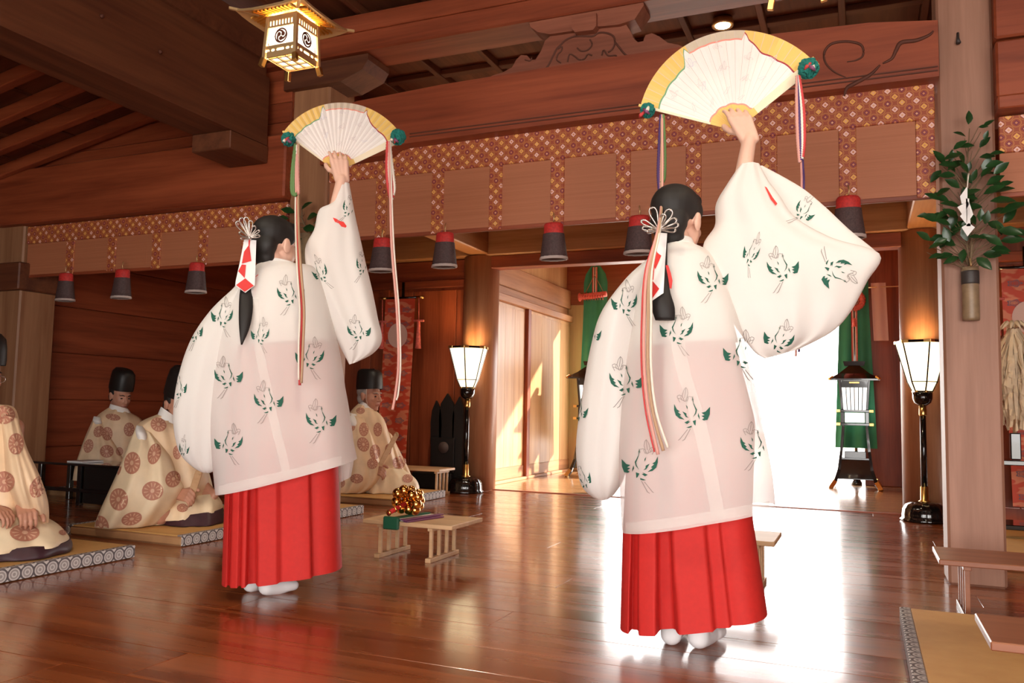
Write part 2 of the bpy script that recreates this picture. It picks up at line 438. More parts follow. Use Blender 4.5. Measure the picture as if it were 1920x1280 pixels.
# ------------------------------------------------------------------ building helpers
class MB:
    """collects shapes, then links them as one mesh object"""
    def __init__(s):
        s.v, s.f, s.mi, s.sm = [], [], [], []

    def add(s, vs, fs, mi=0, smooth=False):
        n = len(s.v)
        s.v += [V(p) for p in vs]
        s.f += [[i + n for i in f] for f in fs]
        s.mi += [mi] * len(fs)
        s.sm += [smooth] * len(fs)
        return s

    def box(s, x0, x1, y0, y1, z0, z1, mi=0, b=0.0):
        if not b:
            vs = [(x, y, z) for x in (x0, x1) for y in (y0, y1) for z in (z0, z1)]
            fs = [(0, 1, 3, 2), (4, 6, 7, 5), (0, 4, 5, 1), (2, 3, 7, 6), (0, 2, 6, 4), (1, 5, 7, 3)]
            return s.add(vs, fs, mi)
        b = min(b, (x1 - x0) * .45, (y1 - y0) * .45, (z1 - z0) * .45)
        lo, hi = (x0, y0, z0), (x1, y1, z1)
        vs, idx = [], {}
        for sx in (0, 1):
            for sy in (0, 1):
                for sz in (0, 1):
                    for a in range(3):
                        p = []
                        for d, sg in enumerate((sx, sy, sz)):
                            e = hi[d] if sg else lo[d]
                            p.append(e if d == a else e + (-b if sg else b))
                        idx[(sx, sy, sz, a)] = len(vs)
                        vs.append(p)
        fs = []
        for a in range(3):
            u, w_ = [d for d in range(3) if d != a]
            for sg in (0, 1):
                q = []
                for (p, r) in ((0, 0), (1, 0), (1, 1), (0, 1)):
                    k = [0, 0, 0]; k[a] = sg; k[u] = p; k[w_] = r
                    q.append(idx[(*k, a)])
                fs.append(q)
            for p in (0, 1):
                for r in (0, 1):
                    k0 = [0, 0, 0]; k0[u] = p; k0[w_] = r
                    k1 = list(k0); k0[a] = 0; k1[a] = 1
                    fs.append([idx[(*k0, u)], idx[(*k1, u)], idx[(*k1, w_)], idx[(*k0, w_)]])
        for sx in (0, 1):
            for sy in (0, 1):
                for sz in (0, 1):
                    fs.append([idx[(sx, sy, sz, a)] for a in range(3)])
        return s.add(vs, fs, mi)

    def beam(s, p, q, w_, h, up=(0, 0, 1), mi=0, b=0.0):
        """a squared bar from p to q"""
        p, q = V(p), V(q)
        d = q - p
        L = d.length
        d.normalize()
        x = d.cross(V(up)).normalized()
        z = x.cross(d)
        t = MB().box(-w_ / 2, w_ / 2, 0, L, -h / 2, h / 2, b=b)
        return s.add([p + x * v.x + d * v.y + z * v.z for v in t.v], t.f, mi)

    def xf(s, mx):
        s.v = [mx @ p for p in s.v]
        return s

    def tube(s, pts, r, n=8, mi=0, caps=True, smooth=True):
        pts = [V(p) for p in pts]
        rs = r if isinstance(r, (list, tuple)) else [r] * len(pts)
        vs, fs = [], []
        ref = None
        for i, p in enumerate(pts):
            t = (pts[min(i + 1, len(pts) - 1)] - pts[max(i - 1, 0)]).normalized()
            if ref is None:
                ref = V((0, 0, 1)) if abs(t.z) < 0.9 else V((1, 0, 0))
            x = t.cross(ref)
            if x.length < 1e-5:
                x = t.orthogonal()
            x.normalize()
            y = t.cross(x)
            for k in range(n):
                a = 2 * math.pi * k / n
                vs.append(p + (x * math.cos(a) + y * math.sin(a)) * rs[i])
        for i in range(len(pts) - 1):
            for k in range(n):
                fs.append((i * n + k, i * n + (k + 1) % n, (i + 1) * n + (k + 1) % n, (i + 1) * n + k))
        if caps:
            fs += [list(range(n))[::-1], [(len(pts) - 1) * n + k for k in range(n)]]
        return s.add(vs, fs, mi, smooth)

    def lathe(s, prof, o=(0, 0, 0), n=24, mi=0, rib=0.0, ribs=0, smooth=True):
        """profile of (radius, height) turned about a vertical axis"""
        o = V(o)
        vs, fs = [], []
        for (r, z) in prof:
            for k in range(n):
                a = 2 * math.pi * k / n
                rr = r * (1 + (rib * abs(math.cos(ribs * a / 2)) if ribs else 0))
                vs.append(o + V((rr * math.cos(a), rr * math.sin(a), z)))
        for i in range(len(prof) - 1):
            for k in range(n):
                fs.append((i * n + k, i * n + (k + 1) % n, (i + 1) * n + (k + 1) % n, (i + 1) * n + k))
        fs += [list(range(n))[::-1], [(len(prof) - 1) * n + k for k in range(n)]]
        return s.add(vs, fs, mi, smooth)

    def prism(s, pts, d, mi=0):
        """a flat outline given thickness along d"""
        pts = [V(p) for p in pts]
        d = V(d)
        n = len(pts)
        vs = pts + [p + d for p in pts]
        fs = [list(range(n)), list(range(2 * n - 1, n - 1, -1))]
        fs += [(i, i + n, (i + 1) % n + n, (i + 1) % n) for i in range(n)]
        return s.add(vs, fs, mi)

    def ball(s, c, r, n=12, mi=0, sq=(1, 1, 1)):
        c = V(c)
        vs, fs = [], []
        h = n // 2
        for i in range(h + 1):
            a = math.pi * i / h
            for k in range(n):
                b_ = 2 * math.pi * k / n
                vs.append(c + V((r * sq[0] * math.sin(a) * math.cos(b_), r * sq[1] * math.sin(a) * math.sin(b_), r * sq[2] * math.cos(a))))
        for i in range(h):
            for k in range(n):
                fs.append((i * n + k, (i + 1) * n + k, (i + 1) * n + (k + 1) % n, i * n + (k + 1) % n))
        return s.add(vs, fs, mi, True)

    def grid(s, rows, mi=0, closed=False, smooth=True):
        n = len(rows[0])
        vs = [p for r in rows for p in r]
        fs = []
        for i in range(len(rows) - 1):
            for k in range(n if closed else n - 1):
                fs.append((i * n + k, i * n + (k + 1) % n, (i + 1) * n + (k + 1) % n, (i + 1) * n + k))
        return s.add(vs, fs, mi, smooth)

    def build(s, name, mats, parent=None, label=None, cat=None, group=None, kind=None):
        me = bpy.data.meshes.new(name)
        me.from_pydata(s.v, [], s.f)
        for mm in (mats if isinstance(mats, (list, tuple)) else [mats]):
            me.materials.append(M[mm] if isinstance(mm, str) else mm)
        me.polygons.foreach_set('material_index', s.mi)
        me.polygons.foreach_set('use_smooth', s.sm)
        bm = bmesh.new(); bm.from_mesh(me)
        bmesh.ops.remove_doubles(bm, verts=bm.verts, dist=1e-6)
        bmesh.ops.recalc_face_normals(bm, faces=bm.faces)
        bm.to_mesh(me); bm.free()
        return link(name, me, parent, label, cat, group, kind)


def link(name, me, parent=None, label=None, cat=None, group=None, kind=None):
    o = bpy.data.objects.new(name, me)
    C.objects.link(o)
    if parent is not None:
        o.parent = parent
        if parent.parent is None:          # meshes carry world coordinates, so a part cancels its thing's place
            o.matrix_parent_inverse = Matrix.Translation(-parent.location)
    props(o, label, cat, group, kind)
    return o


def props(o, label=None, cat=None, group=None, kind=None):
    for k, v in (('label', label), ('category', cat), ('group', group), ('kind', kind)):
        if v:
            o[k] = v


def thing(name, loc, label, cat, group=None):
    o = bpy.data.objects.new(name, None)
    o.empty_display_size = 0.1
    o.location = loc
    C.objects.link(o)
    props(o, label, cat, group)
    return o


def copy_thing(root, offset, label, rotz=0.0):
    """a thing with its parts and their sub-parts, moved by an offset (and turned about its own base)"""
    def rec(o, par):
        c = o.copy()
        C.objects.link(c)
        if par is not None:
            c.parent = par
        for ch in o.children:
            rec(ch, c)
        return c
    r = rec(root, None)
    r.location = root.location + V(offset)
    r.rotation_euler.z += rotz
    r['label'] = label
    return r


def cat_rom(rows, n):
    """smooth interpolation through rows of numbers"""
    out = []
    k = len(rows) - 1
    for i in range(n):
        t = k * i / (n - 1)
        j = min(int(t), k - 1)
        t -= j
        p0, p1, p2, p3 = rows[max(j - 1, 0)], rows[j], rows[j + 1], rows[min(j + 2, k)]
        out.append([0.5 * (2 * b + (c - a) * t + (2 * a - 5 * b + 4 * c - d) * t * t + (3 * b - a - 3 * c + d) * t ** 3)
                    for a, b, c, d in zip(p0, p1, p2, p3)])
    return out


def sgp(x, e):
    return math.copysign(abs(x) ** e, x)


def loft(st, rows, nv=36, nu=56, e=0.85, fold=None, caps=(False, False), linear=False):
    """cloth or body surface through cross-sections: each row = left x,y right x,y half-depth, setback"""
    if linear:
        full = []
        k = len(rows) - 1
        for i in range(nv):
            t = k * i / (nv - 1); j = min(int(t), k - 1); t -= j
            full.append([a + (b - a) * t for a, b in zip(rows[j], rows[j + 1])])
    else:
        full = cat_rom(rows, nv)
    g = []
    for i, (lx, ly, rx, ry, t, k) in enumerate(full):
        a, b = st.pt(lx, ly, k), st.pt(rx, ry, k)
        mid, half = (a + b) / 2, (b - a) / 2
        ring = []
        for j in range(nu):
            an = 2 * math.pi * j / nu
            c, s = sgp(math.cos(an), e), sgp(math.sin(an), e)
            d = max(t, 0.002) * s
            if fold:
                d += fold(c, math.sin(an), i / (nv - 1)) * (1 if s >= 0 else -1) * min(1, abs(s) * 3)
            ring.append(mid + half * c - st.f * d)
        g.append(ring)
    m_ = MB().grid(g, closed=True)
    n = nu
    if caps[0]:
        m_.add(g[0], [list(range(n))])
    if caps[1]:
        m_.add(g[-1], [list(range(n))])
    return m_


def bvh(*mbs):
    vs, fs = [], []
    for q in mbs:
        n = len(vs)
        vs += q.v
        fs += [[i + n for i in f] for f in q.f]
    return BVHTree.FromPolygons(vs, fs)


def printed(tree, polys, cx, cy, sx=1.0, sy=1.0, rot=0.0, lift=0.0025, subdiv=0):
    """flat print laid onto the cloth: outlines in units about (cx, cy), dropped on the surface"""
    mb = MB()
    ca, sa = math.cos(rot), math.sin(rot)
    for poly, mi in polys:
        pts = []
        ok = True
        for (x, y) in poly:
            x, y = x * sx, y * sy
            px, py = cx + x * ca - y * sa, cy + x * sa + y * ca
            d = ray(px, py).normalized()
            h = tree.ray_cast(EYE, d)
            if h[0] is None:
                ok = False
                break
            nn = h[1] if h[1].dot(d) < 0 else -h[1]
            pts.append(h[0] + nn * lift - d * 0.001)
        if ok and (max(((p - EYE).length for p in pts)) - min(((p - EYE).length for p in pts)) < 0.12):
            mb.add(pts, [list(range(len(pts)))], mi)
    return mb


def capsule(p0, r0, p1, r1, n=16):
    p0, p1 = V(p0), V(p1)
    d = p1 - p0
    t = d.normalized() if d.length > 1e-6 else V((0, 0, 1))
    x = t.orthogonal().normalized()
    y = t.cross(x)
    rows = []
    for i in range(5):
        a = math.pi / 2 * i / 4
        rows.append((p0 - t * r0 * math.cos(a), max(r0 * math.sin(a), 1e-4)))
    for i in range(5):
        a = math.pi / 2 * i / 4
        rows.append((p1 + t * r1 * math.sin(a), max(r1 * math.cos(a), 1e-4)))
    vs = [c + (x * math.cos(2 * math.pi * k / n) + y * math.sin(2 * math.pi * k / n)) * r for c, r in rows for k in range(n)]
    fs = [(i * n + k, i * n + (k + 1) % n, (i + 1) * n + (k + 1) % n, (i + 1) * n + k) for i in range(len(rows) - 1) for k in range(n)]
    fs += [list(range(n))[::-1], [(len(rows) - 1) * n + k for k in range(n)]]
    return vs, fs


def ellipsoid(c, rad, mx, n=20):
    b = MB().ball((0, 0, 0), 1.0, n)
    return [V(c) + mx @ V((p.x * rad[0], p.y * rad[1], p.z * rad[2])) for p in b.v], b.f


def fused(name, prims, material, parent, voxel=0.006, smooth=4, label=None):
    """one continuous skin grown over a set of tapered limbs and rounded masses"""
    mb = MB()
    for p in prims:
        mb.add(*p)
    me = bpy.data.meshes.new(name)
    me.from_pydata(mb.v, [], mb.f)
    o = bpy.data.objects.new(name, me)
    C.objects.link(o)
    r = o.modifiers.new('r', 'REMESH'); r.mode = 'VOXEL'; r.voxel_size = voxel; r.use_smooth_shade = True
    s = o.modifiers.new('s', 'SMOOTH'); s.iterations = smooth; s.factor = 0.5
    dg = bpy.context.evaluated_depsgraph_get()
    me2 = bpy.data.meshes.new_from_object(o.evaluated_get(dg))
    bpy.data.objects.remove(o); bpy.data.meshes.remove(me)
    me2.name = name
    me2.materials.clear(); me2.materials.append(M[material])
    me2.polygons.foreach_set('use_smooth', [True] * len(me2.polygons))
    return link(name, me2, parent, label)


def frame(fwd, up=(0, 0, 1)):
    """columns: right, forward, up"""
    f = V(fwd).normalized()
    r = f.cross(V(up)).normalized()
    u = r.cross(f)
    return Matrix((r, f, u)).transposed()


def head_prims(c, mx, s=1.0, jaw=1.0):
    c = V(c)
    P = []

    def el(x, y, z, a, b, d):
        P.append(ellipsoid(c + mx @ V((x, y, z)) * s, (a * s, b * s, d * s), mx))

    def cp(p, r0, q, r1):
        P.append(capsule(c + mx @ V(p) * s, r0 * s, c + mx @ V(q) * s, r1 * s))
    el(0, -.015, .030, .075, .094, .084)
    el(0, .028, -.030, .064 * jaw, .064, .082)
    el(0, .024, -.080, .052 * jaw, .056, .044)
    el(0, .066, -.103, .022, .020, .018)
    el(0, .066, .024, .050, .022, .014)
    el(.036, .062, -.030, .022, .020, .022); el(-.036, .062, -.030, .022, .020, .022)
    cp((0, .088, .004), .008, (0, .108, -.034), .013)
    el(.011, .096, -.038, .009, .011, .008); el(-.011, .096, -.038, .009, .011, .008)
    el(0, .084, -.068, .024, .012, .010)
    for sx in (-1, 1):
        el(sx * .077, -.008, -.012, .010, .020, .033)
        el(sx * .082, -.014, .004, .008, .016, .018)
    cp((0, -.020, -.070), .052, (0, -.040, -.190), .058)
    return P


def face(c, mx, s, parent, brow='hair'):
    c = V(c)
    for sx in (-1, 1):
        p = c + mx @ V((sx * .031, .079, -.004)) * s
        MB().ball(p, 0.0105 * s, 10, sq=(1, 1, .55)).build('eye', 'eye', parent)
        q = [c + mx @ V((sx * x, y, z)) * s for x, y, z in ((.014, .091, .020), (.030, .088, .026), (.050, .074, .020))]
        MB().tube(q, [.003 * s, .0045 * s, .002 * s], 6).build('eyebrow', brow, parent)
    q = [c + mx @ V((x, y, z)) * s for x, y, z in ((-.024, .086, -.068), (0, .098, -.066), (.024, .086, -.068))]
    MB().tube(q, [.002 * s, .005 * s, .002 * s], 6).build('mouth', 'lip', parent)


def hand_prims(wrist, f, n, s, size=1.0, curl=0.4, spread=0.0, thumb_n=0.35):
    """palm, four unequal fingers bent at their knuckles, and a thumb from the side of the palm"""
    wrist, f, n, s = V(wrist), V(f).normalized(), V(n).normalized(), V(s).normalized()
    P = []
    z = size
    for i, (bx, L) in enumerate(((.033, .070), (.011, .079), (-.011, .073), (-.032, .057))):
        b = wrist + (f * .088 + s * bx) * z
        P.append(capsule(wrist + s * bx * .6 * z, .017 * z, b, .0125 * z))
        ang = 0.0
        for j, fr in enumerate((.46, .30, .24)):
            ang += curl * (0.7, 1.0, 0.8)[j]
            d = (f * math.cos(ang) + n * math.sin(ang) + s * spread * (1.5 - i) * .15).normalized()
            e = b + d * L * fr * z
            P.append(capsule(b, (.0090 - .0008 * j) * z, e, (.0084 - .0010 * j) * z, 10))
            b = e
    b = wrist + (f * .028 + s * .026) * z
    for L, d in ((.042, s * .75 + f * .6 + n * thumb_n), (.032, s * .35 + f * .85 + n * thumb_n), (.024, s * .05 + f * .95 + n * (thumb_n + .1))):
        e = b + d.normalized() * L * z
        P.append(capsule(b, .0125 * z, e, .0105 * z, 10))
        b = e
    return P


# ------------------------------------------------------------------ the hall itself
def struct(name, mb, mats, label=None):
    return mb.build(name, mats, None, label, kind='structure')


def boards(parent, name, spans, mk, material):
    """alike boards, each an object of its own under its wall or floor; mk(span) gives its shape"""
    for sp in spans:
        mk(sp).build(name, material, parent)


Y1, Y2, Y3 = 4.56, 7.5, 10.4            # beam line, inner wall, open back

# floor: long polished planks running across the hall
fl = struct('floor', MB().box(-9, 4, -2.3, 7.48, -0.20, -0.035), 'dark_x')
rnd = random.Random(3)
y = -2.3
row = 0
while y < 7.4:
    x = -9.0 - rnd.uniform(0, 2.5)
    wd = 0.245
    while x < 4.0:
        x2 = x + rnd.choice((3.4, 3.9, 4.4))
        dz = rnd.uniform(-0.0002, 0.0002)
        MB().box(max(x, -9) + .0007, min(x2, 4) - .0007, y + .0008, min(y + wd, 7.48) - .0008, -0.034, dz, b=.0012).build('plank', 'floor', fl)
        x = x2
    y += wd
    row += 1
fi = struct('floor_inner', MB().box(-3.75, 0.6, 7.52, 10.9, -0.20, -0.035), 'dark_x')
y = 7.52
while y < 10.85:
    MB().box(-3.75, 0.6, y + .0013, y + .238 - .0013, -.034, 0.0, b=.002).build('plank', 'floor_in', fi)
    y += .238
struct('trim_1', MB().box(-3.36, 0.30, 7.475, 7.525, -0.1, 0.006, b=.004), 'red_x', 'low wooden sill across the doorway between the two floors')

# ground outside, beyond the open back and before the open front
struct('ground_outside', MB().box(-30, 30, 10.9, 60, -0.75, -0.55).box(-30, 30, -40, -2.35, -0.75, -0.55), 'gravel')

# ceiling: boards carried by battens that run towards the altar
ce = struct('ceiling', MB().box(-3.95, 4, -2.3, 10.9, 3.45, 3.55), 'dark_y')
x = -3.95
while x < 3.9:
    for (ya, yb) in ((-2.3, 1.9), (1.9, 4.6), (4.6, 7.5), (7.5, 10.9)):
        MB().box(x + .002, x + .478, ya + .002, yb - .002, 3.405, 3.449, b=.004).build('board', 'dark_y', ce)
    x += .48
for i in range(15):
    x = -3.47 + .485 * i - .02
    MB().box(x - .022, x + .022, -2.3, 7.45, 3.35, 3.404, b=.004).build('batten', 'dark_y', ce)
for y in (1.2, 2.75, 5.05, 5.55, 6.4):
    MB().box(-3.9, 4, y - .035, y + .035, 3.362, 3.403, b=.004).build('cross_batten', 'dark_x', ce)

# posts of the beam line
def post(name, x0, x1, y0, y1, top, material, label):
    return struct(name, MB().box(x0, x1, y0, y1, 0, top, b=.012), material, label)


post('post_right', .36, .605, 4.53, 4.78, 3.36, 'post', 'square weathered wooden post holding the sakaki vase')
post('post_middle', -3.575, -3.275, 4.50, 4.80, 3.36, 'post_brown', 'square wooden post behind the raised arm of the left dancer')
post('post_left', -6.50, -6.17, 4.50, 4.82, 2.45, 'post_brown', 'square wooden post at the left edge beside the dark wall')
rb = struct('rail_left', MB().box(-8.4, -6.12, 4.44, 4.86, 1.66, 1.88, b=.01), 'dark_x', 'dark tie rail passing the leftmost post')
struct('corbel_left', MB().box(-6.62, -6.47, 4.42, 4.8, 2.17, 2.44, b=.01), 'post_brown', 'pale bracket end beside the leftmost post')

# the rainbow beam across the hall, thicker at its ends
def xz(pts, y, d, mi=0):
    return MB().prism([(a, y, b) for a, b in pts], (0, d, 0), mi)


low = [(-3.275, 2.37), (-2.80, 2.385), (-2.755, 2.40), (-2.72, 2.43), (-2.66, 2.443), (-1.5, 2.455), (.36, 2.452)]
top = [(.36, 2.735), (.05, 2.775), (-.5, 2.795), (-1.4, 2.80), (-2.4, 2.79), (-3.0, 2.765), (-3.275, 2.73)]
bm_ = struct('beam_front', xz(low + top, 4.42, .30), 'red_x', 'long arched red brown beam above the bamboo blinds')
for zz in (2.478, 2.498):
    MB().box(-2.6, .355, 4.414, 4.421, zz, zz + .006).build('moulding_line', 'groove', bm_)
# carved waves on its right end
def carve(pts, r):
    q = cat_rom([list(at(px, py, 4.418)) for px, py in pts], len(pts) * 6)
    n = len(q)
    return MB().tube([V(p) for p in q], [r * (0.35 + 0.65 * math.sin(math.pi * (i + .6) / n)) for i in range(n)], 6)


for pts, r in (([(1583, 180), (1588, 165), (1602, 157), (1632, 140), (1650, 122)], .011),
               ([(1655, 119), (1672, 110), (1680, 95), (1690, 80), (1718, 76), (1742, 66), (1750, 58)], .011),
               ([(1590, 147), (1565, 135), (1548, 118), (1546, 98), (1560, 82), (1590, 78), (1615, 85), (1618, 104), (1605, 113), (1588, 116)], .007)):
    carve(pts, r).build('carved_wave', 'groove', bm_)
# right-hand continuation beyond the post
br = struct('beam_right', MB().box(.605, 4, 4.44, 4.72, 2.32, 2.60, b=.01).box(.605, 4, 4.46, 4.70, 2.62, 3.0, b=.01).box(.605, 4, 4.50, 4.68, 3.02, 3.40, b=.01)
            .box(.605, 4, 4.41, 4.74, 2.255, 2.318, b=.006), ['red_x'], 'red brown boards and beam to the right of the vase post')

# left bay: beam, boarded gable above it
bl = struct('beam_left', MB().box(-6.44, -3.56, 4.42, 4.74, 2.18, 2.62, b=.012), 'red_x', 'red brown beam over the left bay')
gb = struct('gable_left', MB().prism([(-6.44, 4.5, 2.58), (-3.57, 4.5, 2.58), (-3.57, 4.5, 3.34), (-3.9, 4.5, 3.10), (-6.44, 4.5, 2.62)], (0, .1, 0)), 'red_x')
for (a, z0, z1) in ((-6.3, 2.625, 2.72), (-5.7, 2.723, 2.86), (-4.9, 2.863, 3.02)):
    MB().box(a, -3.575, 4.485, 4.499, z0, z1, b=.003).build('board', 'red_x', gb)

# deep side beam running towards the altar above the left dancer, with its corbel
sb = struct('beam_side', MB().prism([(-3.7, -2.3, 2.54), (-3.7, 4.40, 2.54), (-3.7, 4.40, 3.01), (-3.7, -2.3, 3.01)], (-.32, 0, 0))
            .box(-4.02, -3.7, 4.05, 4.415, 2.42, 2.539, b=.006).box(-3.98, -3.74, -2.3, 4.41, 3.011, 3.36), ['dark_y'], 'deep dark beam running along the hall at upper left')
for (yy, zz) in ((3.05, 2.83), (3.45, 2.80)):
    MB().lathe([(.012, 0), (.010, .012)], (0, 0, 0), 10).xf(Matrix.Translation((-3.698, yy, zz)) @ Matrix.Rotation(math.pi / 2, 4, 'Y')).build('peg', 'groove', sb)
# purlin above the beam with a bracket on the middle post
pu = struct('purlin', MB().box(-3.9, 4, 4.42, 4.70, 3.10, 3.34, b=.01).box(-3.9, 4, 4.40, 4.419, 3.225, 3.34, b=.004), ['red_x'], 'long squared purlin under the ceiling behind the lantern')
struct('bracket_middle', MB().prism([(-3.62, 4.45, 3.09), (-3.62, 4.45, 2.93), (-3.16, 4.45, 2.93), (-2.99, 4.45, 2.99), (-2.95, 4.45, 3.05), (-2.95, 4.45, 3.09)], (0, .26, 0)), 'dark_x', 'boat shaped bracket on top of the middle post')

# frog-leg strut carved with clouds, and the boat bracket above it
outl = [(920, 151), (922, 142), (944, 135), (960, 126), (968, 112), (977, 103), (988, 104), (996, 112), (1004, 112), (1014, 96), (1022, 76), (1034, 66), (1046, 62), (1050, 56), (1062, 53), (1074, 58), (1080, 62),
        (1110, 58), (1118, 50), (1128, 42), (1140, 41), (1150, 43), (1160, 41), (1174, 46), (1182, 58), (1188, 72), (1196, 79), (1206, 77), (1210, 66), (1222, 62), (1236, 68), (1252, 80), (1272, 84), (1290, 92), (1318, 102), (1340, 92), (1344, 112)]
ks = thing('frog_leg_strut', at(1130, 140, 4.5), 'carved frog leg strut with cloud scrolls sitting on the long arched beam', 'strut')
base = [at(px, py, 4.47) for px, py in outl]


def beam_top(x):
    for (a, za), (b, zb) in zip(top, top[1:]):
        if b <= x <= a:
            return zb + (za - zb) * (x - b) / (a - b)
    return 2.74


for p in base:
    p.z = max(p.z, beam_top(p.x) + .003)
xa, xb = base[-1].x, base[0].x
for i in range(1, 12):
    x = xa + (xb - xa) * i / 12
    base.append(V((x, 4.47, beam_top(x) + .003)))
MB().prism(base, (0, .10, 0)).build('carved_body', 'carved', ks)
for pts, r in (([(1012, 136), (1026, 126), (1036, 108), (1044, 92), (1052, 84), (1060, 76), (1072, 70), (1084, 68), (1098, 68), (1112, 68), (1122, 62), (1136, 62), (1150, 68), (1153, 80), (1148, 92), (1140, 98)], .006),
               ([(1152, 78), (1162, 90), (1172, 102), (1188, 110)], .006),
               ([(1082, 90), (1090, 96), (1102, 94), (1110, 84), (1106, 74)], .005),
               ([(1046, 92), (1054, 88), (1052, 96), (1046, 102), (1044, 112), (1052, 118)], .005),
               ([(1064, 116), (1068, 102), (1078, 106), (1086, 112), (1096, 110), (1102, 102), (1110, 104)], .005),
               ([(1128, 104), (1132, 94), (1140, 104), (1154, 104), (1156, 108)], .005),
               ([(1100, 118), (1112, 116), (1122, 112), (1136, 118)], .004),
               ([(984, 112), (994, 114), (997, 108)], .004)):
    q = cat_rom([list(at(px, py, 4.468)) for px, py in pts], len(pts) * 4)
    MB().tube([V(p) for p in q], r, 5).build('carved_scroll', 'groove', ks)
bb = thing('boat_bracket', at(1100, 40, 4.5), 'boat shaped wooden bracket and block on top of the carved strut', 'bracket')
MB().prism([at(px, py, 4.44) for px, py in ((992, 42), (1206, 2), (1207, 10), (1190, 36), (1160, 46), (1118, 50), (1073, 58), (1030, 64), (1008, 60), (994, 50))], (0, .16, 0)).build('bracket_arm', 'carved', bb)
MB().prism([at(px, py, 4.415) for px, py in ((1072, 32), (1118, 24), (1118, 48), (1112, 56), (1078, 60), (1072, 54))], (0, .20, 0)).build('block', 'carved', bb)

# left aisle: sloping rafters under roof boards
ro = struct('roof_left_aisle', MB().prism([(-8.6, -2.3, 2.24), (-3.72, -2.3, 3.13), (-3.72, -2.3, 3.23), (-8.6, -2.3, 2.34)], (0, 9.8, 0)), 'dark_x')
y = 4.40
while y > -1.5:
    MB().beam((-8.5, y, 2.21), (-3.85, y, 3.06), .07, .09, b=.006).build('rafter', 'red_x', ro)
    y -= .30
y = 4.6
x = -8.4
while x < -3.9:
    MB().beam((x, -2.2, 2.205 + .183 * (x + 8.5) + .062), (x, 4.5, 2.205 + .183 * (x + 8.5) + .062), .05, .03, up=(0, 0, 1)).build('lath', 'dark_y', ro)
    x += .32

struct('ceiling_left_room', MB().box(-6.5, -3.9, 4.74, 7.6, 3.2, 3.3), 'dark_y')
# dark boarded side wall of the left room
wl = struct('wall_left', MB().box(-6.50, -6.36, 4.82, 7.5, 0, 3.3), 'red_y')
z = 0.0
while z < 2.6:
    MB().box(-6.359, -6.33, 4.83, 7.45, z + .003, z + .397, b=.004).build('plank', 'red_y', wl)
    z += .40
struct('wall_outer_left', MB().box(-8.7, -8.55, -2.3, 7.5, 0, 2.6), 'red_y')
struct('wall_back_left_aisle', MB().box(-8.6, -6.5, 7.4, 7.5, 0, 3.0), 'red_x')
struct('front_light_block', MB().box(-9, -2.8, -2.42, -2.3, 0, 3.5).box(-2.8, 4.1, -2.42, -2.3, 2.7, 3.5), 'red_x')  # unseen wall and header, added to keep daylight off the left side and ceiling
struct('overhang_light_block', MB().prism([(-9, -2.42, 2.75), (-9, -4.6, 2.45), (-9, -4.6, 2.55), (-9, -2.42, 2.9)], (14, 0, 0)), 'dark_x')  # unseen overhang, added to cut the skylight that reaches the ceiling
struct('wall_right', MB().box(4.0, 4.12, -2.3, 7.5, 0, 3.5), 'red_y')

# inner wall, left part: lintel, rail and door panels
wb = struct('wall_back_left', MB().box(-6.4, -3.55, 7.50, 7.60, 0, 3.4), 'red_z')
x = -6.3
while x < -3.7:
    MB().box(x + .003, min(x + .497, -3.70), 7.478, 7.499, .10, 1.99, b=.005).build('door_panel', 'red_z', wb)
    x += .50
MB().box(-6.35, -3.60, 7.44, 7.499, 2.015, 2.09, b=.006).build('rail', 'red_x', wb)
MB().box(-6.35, -3.60, 7.46, 7.499, 2.092, 2.29, b=.004).build('frieze_board', 'red_x', wb)
MB().box(-6.35, -3.60, 7.46, 7.499, .0, .099, b=.004).build('base_rail', 'red_x', wb)
MB().box(-4.66, -4.58, 7.45, 7.4995, .10, 2.014, b=.004).build('stile', 'red_z', wb)
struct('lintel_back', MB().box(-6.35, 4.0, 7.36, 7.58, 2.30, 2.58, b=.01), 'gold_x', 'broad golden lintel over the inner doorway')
struct('header_back', MB().box(-3.40, .30, 7.40, 7.55, 2.175, 2.299, b=.006), 'red_x', 'red brown header board over the inner doorway')
struct('wall_back_upper', MB().box(-6.35, 4.0, 7.45, 7.55, 2.581, 3.56).box(-3.97, -3.90, 4.75, 7.449, 3.15, 3.56), 'red_x')
wr = struct('wall_back_right', MB().box(.50, 4.0, 7.50, 7.60, 0, 2.299), 'red_z')
x = .60
while x < 3.9:
    MB().box(x + .003, x + .497, 7.478, 7.499, .10, 2.0, b=.005).build('door_panel', 'red_z', wr)
    x += .50
MB().box(.55, 4, 7.44, 7.499, 2.02, 2.10, b=.006).build('rail', 'red_x', wr)


def pillar(name, x, y, r, label):
    return struct(name, MB().lathe([(r, 0), (r, 2.299)], (x, y, 0), 40), 'pillar', label)


pillar('pillar_left', -3.53, 7.50, .178, 'round golden brown pillar at the left of the inner doorway')
pillar('pillar_right', .445, 7.50, .168, 'round golden brown pillar at the right of the inner doorway')
# beams from the posts to the pillars
struct('beam_tie_left', MB().box(-3.60, -3.40, 4.8, 7.36, 2.31, 2.56, b=.01), 'gold_y', 'beam from the middle post to the left pillar')
struct('beam_tie_right', MB().box(.34, .56, 4.78, 7.36, 2.31, 2.56, b=.01), 'gold_y', 'beam from the vase post to the right pillar')

